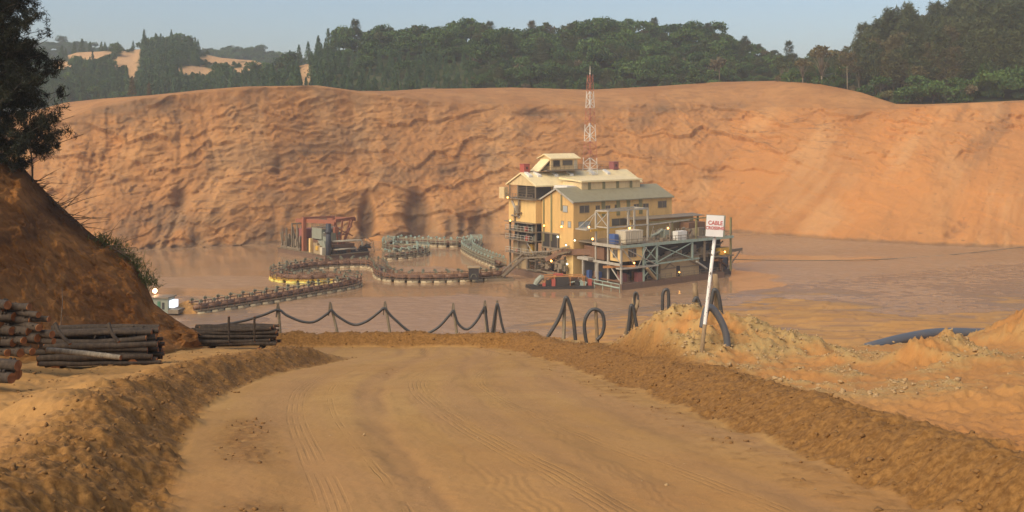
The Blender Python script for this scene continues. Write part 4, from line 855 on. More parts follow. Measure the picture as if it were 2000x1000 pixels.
# ------------------------------------------------------------------ floating concentrator plant
PC, PS = math.cos(R(36.5)), math.sin(R(36.5)); PX0, PY0 = 12.3, 205.0
def pa(b, px): k = (px - 1000) / FPX; return (k * (PY0 - PC * b) - PX0 - PS * b) / (PC - PS * k)
def pb(a, px): k = (px - 1000) / FPX; return (k * (PY0 + PS * a) - PX0 - PC * a) / (PS + PC * k)
def pz(a, b, py): return CAM_Z - (py - HOR) * (PY0 + PS * a - PC * b) / FPX
plant = thing('floating_plant', 'big cream and ochre floating mining plant on a rusty barge in the brown pond', 'processing plant', (PX0, PY0, 0), R(36.5))
class PB(MB):
    """plant coordinates: a along the long side, b towards the viewer, z up"""
    def pbox(s, a0, a1, b0, b1, z0, z1): return s.box(a0, a1, -b1, -b0, z0, z1)
    def pbar(s, p, q, wd, ht=None): return s.bar((p[0], -p[1], p[2]), (q[0], -q[1], q[2]), wd, ht)
    def ptube(s, pts, r, n=8): return s.tube([(p[0], -p[1], p[2]) for p in pts], r, n)
# hull
PB().pbox(1.2, 30, 0.02, 12.9, -0.7, 1.15).pbox(-2.4, 30, -21, 0, -0.7, 1.15).pbox(30.01, 36.5, 2.5, 9.0, -0.7, 0.85).build('hull', M['hull'], plant)
# gabled ochre house: body with gable ends
GA, GW, GE, GP, GF0 = 27.7, -10.3, 16.1, 18.5, 6.4
m = PB(); m.prism([(0, 0, GF0), (0, -GW, GF0), (0, -GW, GE), (0, -GW / 2, GP - 0.12), (0, 0, GE)], (GA, 0, 0)); m.build('wall', M['cream_x'], plant)
m = PB(); rr = 0.22
for sgn, (b0, b1) in ((1, (0.45, GW / 2)), (-1, (GW / 2, GW - 0.45))):
    z0, z1 = (GE - 0.12, GP + 0.06) if sgn == 1 else (GP + 0.06, GE - 0.12)
    m.prism([(-0.35, -b0, z0), (-0.35, -b1, z1), (-0.35, -b1, z1 + rr), (-0.35, -b0, z0 + rr)], (GA + 0.7, 0, 0))
roofg = m.build('roof', M['greyroof'], plant)
m = PB(); m.pbar((-0.42, 0.5, GE - 0.12), (-0.42, GW / 2, GP + 0.10), 0.14, 0.34); m.pbar((-0.42, GW / 2, GP + 0.10), (-0.42, GW - 0.5, GE - 0.12), 0.14, 0.34); m.build('barge_board', M['steel'], plant)
def window(pl, name, a0, a1, b0, b1, z0, z1, glass='glass', mull=2):
    """framed window on a wall of constant b (b0==b1) or constant a"""
    m = PB(); g = PB(); t = 0.1
    if b0 == b1:
        b = b0
        m.pbox(a0, a1, b, b + .09, z0 - t, z0).pbox(a0, a1, b, b + .09, z1, z1 + t).pbox(a0 - t, a0, b, b + .09, z0 - t, z1 + t).pbox(a1, a1 + t, b, b + .09, z0 - t, z1 + t)
        for k in range(1, mull): x = a0 + (a1 - a0) * k / mull; m.pbox(x - .05, x + .05, b, b + .085, z0, z1)
        g.pbox(a0, a1, b, b + .05, z0, z1)
    else:
        a = a0
        m.pbox(a - .09, a, b0, b1, z0 - t, z0).pbox(a - .09, a, b0, b1, z1, z1 + t).pbox(a - .09, a, b0 - t, b0, z0 - t, z1 + t).pbox(a - .09, a, b1, b1 + t, z0 - t, z1 + t)
        for k in range(1, mull): x = b0 + (b1 - b0) * k / mull; m.pbox(a - .085, a, x - .05, x + .05, z0, z1)
        g.pbox(a - .05, a, b0, b1, z0, z1)
    f = m.build(name, M['frame'], pl); g.build('pane', M[glass], f); return f
def wlong(x0, y0, x1, y1, b=0.0, **kw):
    a0, a1 = pa(b, x0), pa(b, x1); am = (a0 + a1) / 2; window(plant, 'window', a0, a1, b, b, pz(am, b, y1), pz(am, b, y0), **kw)
def wend(x0, y0, x1, y1, a=0.0, **kw):
    b0, b1 = pb(a, x0), pb(a, x1); bm_ = (b0 + b1) / 2; window(plant, 'window', a, a, min(b0, b1), max(b0, b1), pz(a, bm_, y1), pz(a, bm_, y0), **kw)
for q in ((1132, 402, 1150, 415), (1163.5, 402, 1171, 410), (1183, 402, 1191, 411), (1201, 400, 1210, 408), (1238, 399, 1247, 407), (1256, 398, 1266, 406), (1285, 393, 1301, 405), (1285, 424, 1303, 433)): wlong(*q)
wlong(1130, 433, 1152, 447, glass='palepane'); wlong(1240, 427, 1262, 434); wlong(1195, 427, 1225, 440)
for q in ((1100, 402, 1108.5, 414), (1097, 432, 1101, 442), (1110, 433, 1115, 444)): wend(*q, glass='palepane', mull=1)
for x in (1178, 1207, 1227, 1251): a = pa(0, x); PB().pbox(a - .45, a + .45, 0, .12, GE - 3.2, GE - .15).build('translucent_strip', M['green'], plant)
for x, z0, z1 in ((1062.5, 7.5, 16.2), (1077.5, 7.8, 17.4), (1097, 14.2, 17.4)): b = pb(0, x); PB().pbox(-.14, 0, b - .22, b + .22, z0, z1).build('downpipe', M['green'], plant)
# bay with painted shade and corner leg under the gable
PB().pbox(0.02, 6, -10.2, -3.6, GF0 + 0.02, GF0 + 0.03).build('floor_plate', M['dull'], plant)
PB().pbox(-.04, .02, -10.0, -4.4, 6.5, 9.2).build('bay_shade_sheet', M['dark'], plant)  # thin black sheet painting the bay's shade on a closed wall
PB().pbox(0.1, 2.8, -2.4, -0.2, 1.15, GF0 - .01).build('corner_leg', M['cream'], plant)
m = PB()
for b in (-9.8, -7.2, -4.8): m.pbox(-.25, .0, b - .14, b + .14, 1.15, 9.2)
m.pbox(-.3, -.05, -10.0, -4.4, 6.2, 6.5).pbox(-.3, -.05, -10.0, -4.4, 9.2, 9.5); m.build('bay_frame', M['dull'], plant)
# tall cream block behind
TA0, TA1, TB0, TB1 = -1.5, 28.0, -10.4, -19.8; TE, TP, TD = 18.9, 21.3, 16.0
PB().pbox(TA0, 3.0, TB1, TB0, 11.2, 15.95).build('lower_wall', M['cream'], plant)
PB().pbox(3.02, TA1, TB1, TB0, 6.4, 18.88).build('wall', M['cream'], plant)
PB().pbox(0.6, 2.9, TB1 + .6, TB0 - .4, 16.2, 18.6).build('opening_shade_block', M['dark'], plant)  # solid block, coloured near black for the shade of the open level
PB().pbox(TA0 - .9, 3.0, TB1 - .3, TB0 + .25, TD - .04, TD + .14).build('floor_plate', M['dull'], plant)
m = PB()
for b in (TB0 - .2, -13.6, -16.7, TB1 + .2): m.pbox(TA0, TA0 + .22, b - .11, b + .11, TD + .15, TE + .2)
for z in (TD + .6, TD + 1.15): m.pbox(TA0 - .85, TA0 - .78, TB1, TB0, z - .04, z + .04)
for k in range(9): b = TB1 + (TB0 - TB1) * k / 8; m.pbox(TA0 - .86, TA0 - .80, b - .03, b + .03, TD + .15, TD + 1.15)
for k in range(4): m.pbox(TA0 + .02, TA0 + .10, TB1 + .3, TB0 - .3, TD + 1.5 + .32 * k, TD + 1.56 + .32 * k)
m.build('railing', M['dull'], plant)
PB().pbox(TA0 - 1.2, TA0 - .2, TB1 - 1.9, TB1 - .05, TD - .1, TD + 2.3).build('balcony_box', M['pale'], plant)
m = PB(); bm0 = (TB0 + TB1) / 2       # roof of the tall block: two slopes with fascia, and a closed gable panel
m.prism([(TA0 - .1, -TB0, TE), (TA0 - .1, -TB1, TE), (TA0 - .1, -bm0, TP - .05)], (.5, 0, 0)); m.build('gable_panel', M['pale'], plant)
m = PB()
m.prism([(TA0 - .5, -TB0 - (-.7), TE - .25), (TA0 - .5, -bm0, TP + .02), (TA0 - .5, -bm0, TP + .3), (TA0 - .5, -TB0 - (-.7) , TE + .1)], (TA1 - TA0 + 1, 0, 0)) if False else None
for b0 in (TB0 + .6, TB1 - .6):
    z0 = TE - .14; m.prism([(TA0 - .45, -b0, z0), (TA0 - .45, -bm0, TP + .06), (TA0 - .45, -bm0, TP + .34), (TA0 - .45, -b0, z0 + .28)], (TA1 - TA0 + .9, 0, 0))
roof = m.build('roof', M['creamroof'], plant)
for x, y in ((1032, 341), (1050, 344), (1083, 342), (1113, 341), (1155, 339), (1185, 337)):
    a = pa(-13.8, x); v = PB(); zc = TP - .35
    v.prism([(a - .45, 13.0, zc - .35), (a - .45, 14.7, zc + .42), (a - .45, 14.7, zc + .80), (a - .45, 13.0, zc + .1)], (.9, 0, 0)); v.build('roof_vent', M['white'], roof)
# raised lantern between the two roofs
LA0, LA1 = pa(-4, 1136), pa(-4, 1250)
PB().pbox(LA0, LA1, -10.2, -4.0, 16.9, 19.75).build('lantern_wall', M['pale'], plant)
m = PB(); m.prism([(LA0 - .35, 3.6, 19.76), (LA0 - .35, 11.0, 20.25), (LA0 - .35, 11.0, 20.55), (LA0 - .35, 3.6, 20.1)], (LA1 - LA0 + .7, 0, 0)); m.build('lantern_roof', M['creamroof'], plant)
for x in (1151, 1179, 1206, 1232): a = pa(-4, x); PB().pbox(a - .35, a + .35, -4.0, -3.9, 17.2, 19.7).build('translucent_strip', M['green'], plant)
PB().pbox(LA0 - 2.6, LA0 - .02, -10.2, -5.6, 17.2, 19.0).build('white_annexe', M['white'], plant)
PB().pbox(LA0 - 2.2, LA0 - 1.0, -4.9, -4.2, 17.05, 17.5).build('blue_sheet', M['blue'], plant)
# open steelwork under the tall block
m = PB()
for a in (TA0 + .2, 1.2):
    for b in (TB0 - .2, -13.4, -16.6, TB1 + .2): m.pbox(a - .17, a + .17, b - .17, b + .17, 1.15, 11.2)
m.build('column', M['dull'], plant)
m = PB()
for z in (9.3, 7.4, 4.6): m.pbox(TA0 - .9, 3, TB1 - .2, TB0, z - .12, z + .06)
m.build('floor_plate', M['dull'], plant)
m = PB()
for z in (9.3, 7.4, 4.6):
    for dz in (.55, 1.05): m.pbox(TA0 - .88, TA0 - .80, TB1, TB0, z + dz - .04, z + dz + .04)
    for k in range(8): b = TB1 + (TB0 - TB1) * k / 7; m.pbox(TA0 - .88, TA0 - .80, b - .04, b + .04, z, z + 1.05)
m.pbar((TA0 - .3, -13.4, 7.5), (TA0 - .3, -10.6, 4.6), .14); m.pbar((TA0, -18.5, 15.5), (TA0, -15.8, 12.0), .5, .5); m.build('railing', M['steel'], plant)
m = PB()
for (b, z, s_) in ((-18.3, 9.9, .8), (-15.0, 9.7, .9), (-12.4, 9.8, .7), (-17.2, 8.0, .8), (-14.1, 8.0, 1.0), (-11.7, 7.9, .6)): m.pbox(-.9, .5, b - s_ / 2, b + s_ / 2, z - .45, z + .6)
m.build('machinery', M['greygreen'], plant)
PB().pbox(-.4, 2.8, -19.2, -11.2, 7.5, 11.1).build('shade_block', M['dark'], plant)  # black block standing in for shade inside the steelwork
for q in ((TA0 - .75, TA0 - .1, -13.4, -12.8, 9.4, 10.4), (TA0 - .75, TA0 - .1, -12.9, -12.3, 7.5, 8.5), (-1.6, -1, -17.2, -16.6, 4.7, 5.3)): PB().pbox(*q).build('fire_box', M['red'], plant)
PB().pbox(-.6, 2.4, -19.4, -14.8, 1.15, 6.9).build('chute', M['tanbox'], plant)
PB().pbox(-.9, .3, -13.9, -12.3, 4.7, 6.6).build('hopper', M['yellow'], plant)
m = PB()
m.pbar((-1.4, -13, 1.4), (-1.4, -1.5, 1.6), .3); m.pbar((-1.0, -13, 3.2), (-.6, -2, 3.6), .3); m.pbar((-1.2, -13, 4.6), (-.6, -4, 4.4), .25)
for k in range(64):
    a = random.uniform(-1.8, 2.5); b = random.uniform(-13, -2.0); z = random.uniform(1.2, 5.0); L = random.uniform(.5, 2.5)
    if random.random() < .5: m.pbar((a, b, z), (a, b + L, z + random.uniform(-.2, .8)), random.uniform(.12, .35))
    else: m.pbox(a, a + random.uniform(.4, 1.0), b, b + random.uniform(.4, 1.2), max(1.15, z - .6), z + .5)
m.build('pipework', M['dull'], plant)
m = PB(); m.ptube([(TA0 - .5, -18, 12.4), (TA0 - .5, -16.0, 12.4), (TA0 - .5, -15.6, 14.6), (TA0 - .5, -15.6, 15.8)], .22); m.pbox(TA0 - .9, TA0 - .02, -16.9, -15.0, 13.0, 13.2); m.pbox(TA0 - .8, TA0 - .05, -16.4, -15.6, 13.2, 14.6); m.pbox(TA0 - .3, TA0 - .02, -17.6, -17.3, 11.2, 14); m.build('duct', M['dull'], plant)
PB().pbox(TA0 - 1.0, 3, TB1 - .3, TB0 + .1, 11.0, 11.18).build('canopy', M['dull'], plant)
# middle conveyor bridge and decks in front of the house
m = PB(); m.pbox(1.2, 33, 0.1, 12.5, 8.15, 8.45); m.build('deck', M['dull'], plant)
m = PB(); m.pbox(1.1, 33.1, 12.51, 12.66, 7.95, 8.5); m.build('edge_beam', M['turq'], plant)
m = PB(); m.pbox(1.0, 1.19, 4.5, 12.6, 7.95, 8.5).pbox(-.4, 1.2, 1.6, 4.9, 5.0, 5.5).pbox(1.0, 1.19, 3, 12.6, 4.6, 5.1); m.build('edge_beam', M['steel'], plant)
cols_ = [(1.5, 12.4, 1.15, 8.9, 'steel'), (1.5, 8.7, 1.15, 14.8, 'steel'), (1.5, 5.1, 1.15, 14.6, 'steel'), (pa(8.7, 1227), 8.7, 8.46, 14.8, 'steel'), (12.1, 8.7, 8.46, 14.9, 'steel'), (pa(12.4, 1283), 12.4, 1.15, 8.1, 'turq'), (pa(12.4, 1257), 12.4, 1.15, 8.1, 'turq'),
         (pa(12.4, 1352), 12.4, 4.2, 8.1, 'turq'), (12.1, 4.8, 8.46, 14.9, 'steel'), (pa(12.4, 1376), 12.4, 3.8, 8.1, 'dull'), (32.6, 12.3, 1.15, 12.3, 'green'), (32.6, 3, 1.15, 12.3, 'green'), (pa(12.3, 1360), 12.3, 8.46, 12.3, 'green'), (pa(12.3, 1310), 12.2, 8.46, 12.0, 'dull'), (-.2, 3.2, 1.15, 5.0, 'steel'), (.6, 6.6, 1.15, 4.6, 'steel')]
for a, b, z0, z1, mt in cols_: PB().pbox(a - .17, a + .17, b - .17, b + .17, z0, z1).build('column', M[mt], plant)
a27 = pa(8.7, 1227)
m = PB(); m.pbar((1.5, 8.7, 14.85), (12.2, 8.7, 14.9), .24, .34); m.pbar((1.5, 5.1, 14.7), (12.2, 4.8, 14.9), .24, .30); m.pbar((1.5, 5.1, 14.7), (1.5, 8.7, 14.85), .24, .30); m.pbar((12.1, 8.7, 14.85), (12.1, 4.8, 14.85), .22, .28)
m.pbar((1.5, 8.7, 11.6), (12.1, 8.7, 11.7), .18, .26); m.pbar((1.5, 5.1, 11.6), (1.5, 8.7, 11.6), .18, .26); m.pbar((12.1, 8.7, 11.6), (24, 8.7, 12.0), .2, .3); m.build('top_beam', M['steel'], plant)
m = PB(); m.pbar((1.5, 5.1, 14.6), (1.5, 8.7, 11.7), .14); m.pbar((1.5, 8.7, 14.6), (1.5, 5.1, 11.7), .14); m.pbar((1.5, 5.1, 14.4), (-.6, 2.2, 11.2), .12); m.pbar((1.5, 5.1, 14.4), (.4, 3.6, 11.2), .10); m.pbox(-1.0, 1.6, 1.8, 5.1, 10.9, 11.15); m.build('bracket', M['steel'], plant)
m = PB(); m.pbar((-.2, 5.4, 10.9), (a27 + .3, 5.4, 11.1), .25, .5); m.pbar((2, 5.2, 14.2), (a27, 5.2, 14.3), .2, .35); m.build('crane_beam', M['yellow'], plant)
m = PB(); m.pbar((.2, 8.6, 4.1), (pa(12.6, 1240), 12.75, 4.3), .25, .45); m.build('walkway_beam', M['orange'], plant)
m = PB()   # diagonal bracing, turquoise
c1, c2, c3 = pa(12.4, 1257), pa(12.4, 1283), pa(12.4, 1352)
for z0, z1 in ((4.9, 8.0), (2.0, 4.9)): m.pbar((c1, 12.5, z0), (c2, 12.5, z1), .15); m.pbar((c1, 12.55, z1), (c2, 12.55, z0), .15)
m.pbar((c2, 12.5, 4.6), (c3, 12.5, 7.9), .17); m.pbar((c2, 12.56, 7.9), (c3, 12.56, 4.6), .17); m.pbar((c1, 12.5, 4.9), (c2, 12.5, 4.9), .2); m.pbar((c2, 12.5, 4.3), (c3 + 2, 12.5, 4.5), .2, .3)
m.build('brace', M['turq'], plant)
m = PB(); m.pbar((1.7, 12.62, 7.8), (5.6, 12.62, 3.8), .16); m.pbar((5.6, 12.62, 3.8), (8.0, 12.62, 7.8), .12); m.pbar((1.5, 8.9, 4.6), (1.5, 12.3, 1.4), .18); m.pbar((1.5, 8.9, 7.8), (1.5, 12.3, 5.0), .12); m.pbar((3.0, 12.7, 7.6), (c2, 12.7, 4.0), .14); m.build('brace', M['steel'], plant)
m = PB(); m.pbox(1.2, c2, 11.2, 12.9, 3.9, 4.15); m.build('catwalk', M['steel'], plant)
# control cabin hung in the frame
cab = PB().pbox(1.75, 7.2, 9.0, 12.2, 5.3, 8.1).build('cabin', M['cream'], plant)
def sub_window(par, **k): return window(par, 'window', **k)
sub = PB(); window(plant, 'window', pa(12.2, 1227), pa(12.2, 1242), 12.2, 12.2, 6.1, 7.6, mull=3); window(plant, 'window', 1.75, 1.75, 9.9, 11.1, 6.0, 7.5, mull=2)
# black blocks painted for the shade between decks, lower store with a door, ramp
PB().pbox(8, 31, 1.0, 10.9, 1.2, 8.1).build('shade_block', M['dark'], plant)
PB().pbox(1.9, 7.5, 1.0, 8.2, 1.2, 4.8).build('shade_block', M['dark'], plant)
s0, s1 = pa(12.0, 1291), pa(12.0, 1366)
PB().pbox(s0, s1, 10.95, 11.9, 1.15, 5.1).build('store_wall', M['tanbox'], plant)
m = PB(); dx = pa(12.0, 1325); m.pbox(dx - .5, dx + .5, 11.9, 11.95, 1.2, 3.3); m.build('door', M['dark'], plant)
m = PB(); m.pbox(s0, dx - .7, 11.9, 12.0, 2.9, 3.1).pbox(dx + .7, s1, 11.9, 12.0, 2.9, 3.1); m.build('ledge', M['dull'], plant)
m = PB(); m.pbar((s0 + 1, 12.0, 4.9), (s0 + 4, 12.0, 3.1), .1); m.pbar((s0 + 4, 12.02, 4.9), (s0 + 1, 12.02, 3.1), .1); m.pbar((s1 - 4.5, 12.0, 4.9), (s1 - .5, 12.0, 3.1), .12); m.build('brace', M['dull'], plant)
m = PB(); r0 = pa(12.8, 1262); m.pbar((r0, 12.9, 3.8), (r0 + 2.4, 12.9, 1.4), .9, .3); m.build('ramp', M['tanbox'], plant)
m = PB(); m.pbar((s1 - 1.5, 12.6, 3.9), (s1 + 1.5, 12.6, 2.2), .5, .3); m.build('chute', M['steel'], plant)
PB().pbox(3.2, 4.6, 9.4, 10.6, 1.15, 2.7).build('machinery', M['maroon'], plant); PB().pbox(6.0, 7.4, 11.2, 12.3, 1.15, 2.9).build('machinery', M['maroon'], plant)
PB().pbox(.5, 1.3, 3.4, 4.2, 1.15, 2.9).build('drum', M['blue'], plant); PB().pbox(.9, 1.7, 5.8, 6.6, 1.15, 2.8).build('drum', M['blue'], plant)
m = PB(); m.pbar((1.4, 1.5, 1.5), (1.4, 12.2, 1.6), .25); m.pbar((2.2, 3, 3.0), (9, 10.8, 3.2), .25)
for k in range(40):
    a = random.uniform(1.4, 8.5); b = random.uniform(2, 12); L = random.uniform(.5, 2.2); z = random.uniform(1.3, 3.9)
    if k % 2: m.pbar((a, b, z), (a + random.uniform(-.3, L), b + random.uniform(-L, .3), z + random.uniform(-.6, .8)), random.uniform(.1, .28))
    else: m.pbox(a, a + L * .4, b, b + L * .4, 1.15, z * .7 + .6)
m.build('pipework', M['rust'], plant)
m = PB(); m.pbar((9, 12.0, 4.9), (31, 12.0, 5.3), .25)
for k in range(60):
    a = random.uniform(8.2, 31.5); z = random.choice((5.3, 5.3, 6.0, 6.8)); L = random.uniform(.5, 2.5)
    if k % 2: m.pbar((a, 11.4, z), (a + L, 11.4, z + random.uniform(-.3, .6)), random.uniform(.1, .3))
    else: m.pbox(a, a + L * .4, 10.95, 11.7, 4.4 if a > 20 else 5.2, z + .4)
m.build('pipework', M['dull'], plant)
# railings along deck edges
m = PB()
for z in (8.95, 9.5): m.pbox(1.1, 32.6, 12.52, 12.60, z - .04, z + .04); m.pbox(1.02, 1.10, 8.8, 12.5, z - .04, z + .04)
for k in range(22): a = 1.2 + 31.2 * k / 21; m.pbox(a - .04, a + .04, 12.52, 12.60, 8.45, 9.5)
for z in (1.7, 2.2): m.pbox(8, 29.5, 12.80, 12.86, z - .03, z + .03)
for k in range(14): a = 8 + 21.5 * k / 13; m.pbox(a - .035, a + .035, 12.80, 12.86, 1.15, 2.2)
m.build('railing', M['dull'], plant)
# equipment on the right-hand deck under a dark canopy
m = PB(); m.prism([(12.5, -4.6, 12.15), (12.5, -1.0, 12.4), (12.5, -1.0, 12.52), (12.5, -4.6, 12.27)], (20.5, 0, 0)); m.build('canopy', M['dull'], plant)
m = PB(); m.pbar((12.5, 8.7, 12.0), (32.6, 8.7, 12.2), .16, .24); m.pbar((19, 8.7, 12.0), (19, 8.7, 8.46), .2); m.pbar((26, 8.7, 12.0), (26, 8.7, 8.46), .2); m.build('top_beam', M['green'], plant)
PB().pbox(14, 32.4, 1.3, 1.9, 8.46, 11.9).build('back_wall', M['cream'], plant)
PB().pbox(26.5, 31.5, 3.5, 6.2, 8.46, 11.0).build('machine_house', M['rust'], plant)
m = PB()
m.pbox(12.3, 31.8, 6.2, 11.6, 8.452, 8.52)
for k in range(44):
    a = random.uniform(12.5, 31); b = random.uniform(6.5, 11.4); L = random.uniform(.6, 2.6); z = random.uniform(8.5, 10.0)
    if k % 3 == 0: m.ptube([(a, b, z + .3), (a + L, b, z + random.uniform(.1, .9))], random.uniform(.12, .35), 7)
    elif k % 3 == 1: m.pbox(a, a + L * .5, b, b + .7, 8.46, z + .4)
    else: m.pbar((a, b, 8.5), (a + L, b - .5, z + 1.0), .14)
m.build('machinery', M['dull'], plant)
m = PB(); m.pbox(15.5, 17.2, 8.6, 10.0, 8.46, 10.4); m.pbox(18.2, 19.0, 9, 10, 8.46, 9.9); m.ptube([(12.3, 9.5, 9.4), (14.0, 9.5, 9.8), (15.4, 9.5, 10.5)], .3); m.build('pump', M['greygreen'], plant)
ew = pa(12.0, 1330); PB().pbox(ew - .9, ew + 1.7, 10.6, 12.0, 8.46, 10.2).build('cabinet', M['white'], plant)
PB().pbox(29.5, 32.2, 9.5, 12.2, 4.6, 6.0).build('yellow_guard', M['yellow'], plant)
PB().pbox(27.5, 33.2, 3.5, 12.7, 4.25, 4.5).build('side_deck', M['dull'], plant)
m = PB(); m.pbar((27, 11.8, 4.9), (38.2, 10.5, 5.1), .3, .55); m.pbar((33, 11.0, 1.2), (37.8, 10.5, 4.9), .16); m.pbar((33.2, 11.0, 1.2), (33.2, 11.0, 4.9), .2); m.pbar((38.2, 10.5, 5.4), (38.2, 10.5, 4.2), .12); m.build('jib', M['dull'], plant)
m = PB()
for k in range(26):
    a = random.uniform(29.5, 35.6); b = random.uniform(4, 12.2 if a < 30 else 8.6); m.pbox(a, a + random.uniform(.3, 1.2), b, b + random.uniform(.3, 1.0), .86 if a > 30 else 1.16, random.uniform(1.5, 2.9))
m.pbar((29, 12.2, 3.6), (36, 8.6, 1.3), .4, .25); m.pbar((30, 11.5, 3.8), (30.5, 11.5, 1.2), .3); m.build('winch_gear', M['rust'], plant)
PB().pbox(34.2, 36.1, 6.4, 8.6, .86, 3.3).build('generator', M['pipe'], plant)
m = PB(); m.pbar((28, 11.4, 3.4), (31, 11.6, 3.5), .2, .2); m.pbox(28.4, 29.2, 11.3, 12.1, 3.4, 3.9); m.build('orange_winch', M['orange'], plant)
# dark conveyor running from the house to the left
m = PB(); m.pbar((-.8, -2.5, 6.0), (3.5, 5.8, 6.6), 1.0, 1.2); m.pbar((-2.2, -6.0, 4.2), (-.8, -2.5, 6.0), .9, .8); m.build('conveyor', M['rust'], plant)
m = PB(); m.pbox(1.6, 6.5, 1.4, 7.4, 5.2, 7.6); m.build('machinery', M['rust'], plant)
# lights
def flood(a, b, z, mt='lamp', r=.17):
    f = PB().pbox(a - .14, a + .22, b - .2, b + .1, z + .12, z + .34).build('floodlight', M['dull'], plant)
    MB().ball((a - .05, -(b + .16), z + .05), r, 8, 6).build('bulb', M[mt], f, True)
def fl_end(x, y, a, **k): b = pb(a, x); flood(a, b, pz(a, b, y), **k)
def fl_long(x, y, b, **k): a = pa(b, x); flood(a, b, pz(a, b, y), **k)
fl_end(991, 386, TA0 - 1.3); fl_end(996, 431, TA0 - 1.0, r=.16); fl_end(1062, 441, -.4, r=.15); fl_end(1096, 443, -.3, r=.2); fl_end(1149.5, 444, -.9); fl_end(1157, 467, .6, r=.2); fl_end(1076, 510, -1.4, r=.2); fl_end(1089, 463, -.4, mt='lampw', r=.18)
fl_end(1107, 516, -1, mt='lampw', r=.17); fl_end(1122, 470, -.4, mt='lampw', r=.15); fl_end(1105, 479, -.8, mt='lampw', r=.14)
fl_long(1229, 446, 9.2); fl_long(1304, 446, 9.2); fl_long(1415, 492, 12.6); fl_long(1238, 514, 12.8, r=.14); fl_long(1326, 532, 12.1, mt='lamp', r=.12)

# things that stand on the plant
def on_plant(a, b, z): return (PX0 + PC * a + PS * b, PY0 + PS * a - PC * b, z)
# lookout cabin on the roof
ca = pa(-15, 1064); zr = TP + .34
cabin = thing('lookout_cabin', 'small cream cabin with a pitched roof perched on top of the plant beside the mast', 'cabin', on_plant(ca, -15, zr + .15), R(36.5))
MB().box(-1.4, 8.6, -2.4, 2.4, 0, .25).build('platform', M['dull'], cabin)
MB().box(.2, 7.6, -1.9, 1.9, .26, 2.6).build('wall', M['pale'], cabin)
m = MB(); m.prism([(-.3, -2.4, 2.52), (-.3, 0, 3.5), (-.3, 0, 3.7), (-.3, -2.4, 2.72)], (8.4, 0, 0)); m.prism([(-.3, 2.4, 2.52), (-.3, 0, 3.5), (-.3, 0, 3.7), (-.3, 2.4, 2.72)], (8.4, 0, 0)); m.build('roof', M['creamroof'], cabin)
m = MB(); m.prism([(.2, -1.9, 2.6), (.2, 1.9, 2.6), (.2, 0, 3.45)], (7.4, 0, 0)); m.build('gable_panel', M['pale'], cabin)
for x0, x1 in ((3.4, 6.0),):
    f = MB().box(x0 - .1, x1 + .1, -1.98, -1.9, 1.1, 2.3).build('window', M['frame'], cabin); MB().box(x0, x1, -2.02, -1.98, 1.2, 2.2).build('pane', M['glass'], f)
f = MB().box(.12, .2, -1.5, .4, 1.0, 2.35).build('window', M['frame'], cabin); MB().box(.08, .12, -1.4, .3, 1.1, 2.25).build('pane', M['glass'], f)
f = MB().box(.7, 2.6, -1.98, -1.9, .9, 2.35).build('window', M['frame'], cabin); MB().box(.8, 2.5, -2.02, -1.98, 1.0, 2.25).build('pane', M['dark'], f)
MB().box(6.6, 7.4, -1.97, -1.9, .3, 2.3).build('door', M['tank'], cabin)
m = MB(); m.prism([(-2.6, -1.6, .0), (.18, -1.6, 2.3), (.18, -1.6, 2.6), (-3.0, -1.6, .0)], (0, 3.0, 0)); m.build('stair_cover', M['creamroof'], cabin)
m = MB()
for z in (.8, 1.25): m.bar((-1.3, -2.35, z), (8.5, -2.35, z), .05)
for k in range(9): x = -1.3 + 9.8 * k / 8; m.bar((x, -2.35, .25), (x, -2.35, 1.25), .05)
m.build('railing', M['dull'], cabin)
# catwalk on the ridge
cw = thing('roof_catwalk', 'narrow railed walkway lying along the ridge of the plant roof', 'walkway', on_plant(-.5, -15, TP + .36), R(36.5))
MB().box(0, 27.5, .9, 2.0, .0, .12).build('plank', M['dull'], cw)
m = MB()
for z in (.6, 1.1): m.bar((0, 1.95, z), (27.5, 1.95, z), .05)
for k in range(15): m.bar((27.5 * k / 14, 1.95, .12), (27.5 * k / 14, 1.95, 1.1), .05)
m.build('railing', M['dull'], cw)
for x, y, mt, lab in ((1025, 337, 'red', 'bright red square box standing at the left end of the plant roof'), (1199, 333, 'maroon', 'faded maroon square box standing on the plant roof right of the mast')):
    a = pa(-15.5, x); t = thing('roof_tank', lab, 'tank', on_plant(a, -15.5, TP + .1), R(36.5))
    MB().box(-.75, .75, -.75, .75, .2, 1.9).build('body', M[mt], t); MB().box(-.82, .82, -.82, .82, 1.9, 2.0).build('lid', M[mt], t); MB().box(-.2, .2, -.79, -.75, .9, 1.4).build('hatch', M['dark'], t); MB().box(-.7, .7, -.7, .7, -.3, .2).build('base', M['dull'], t)
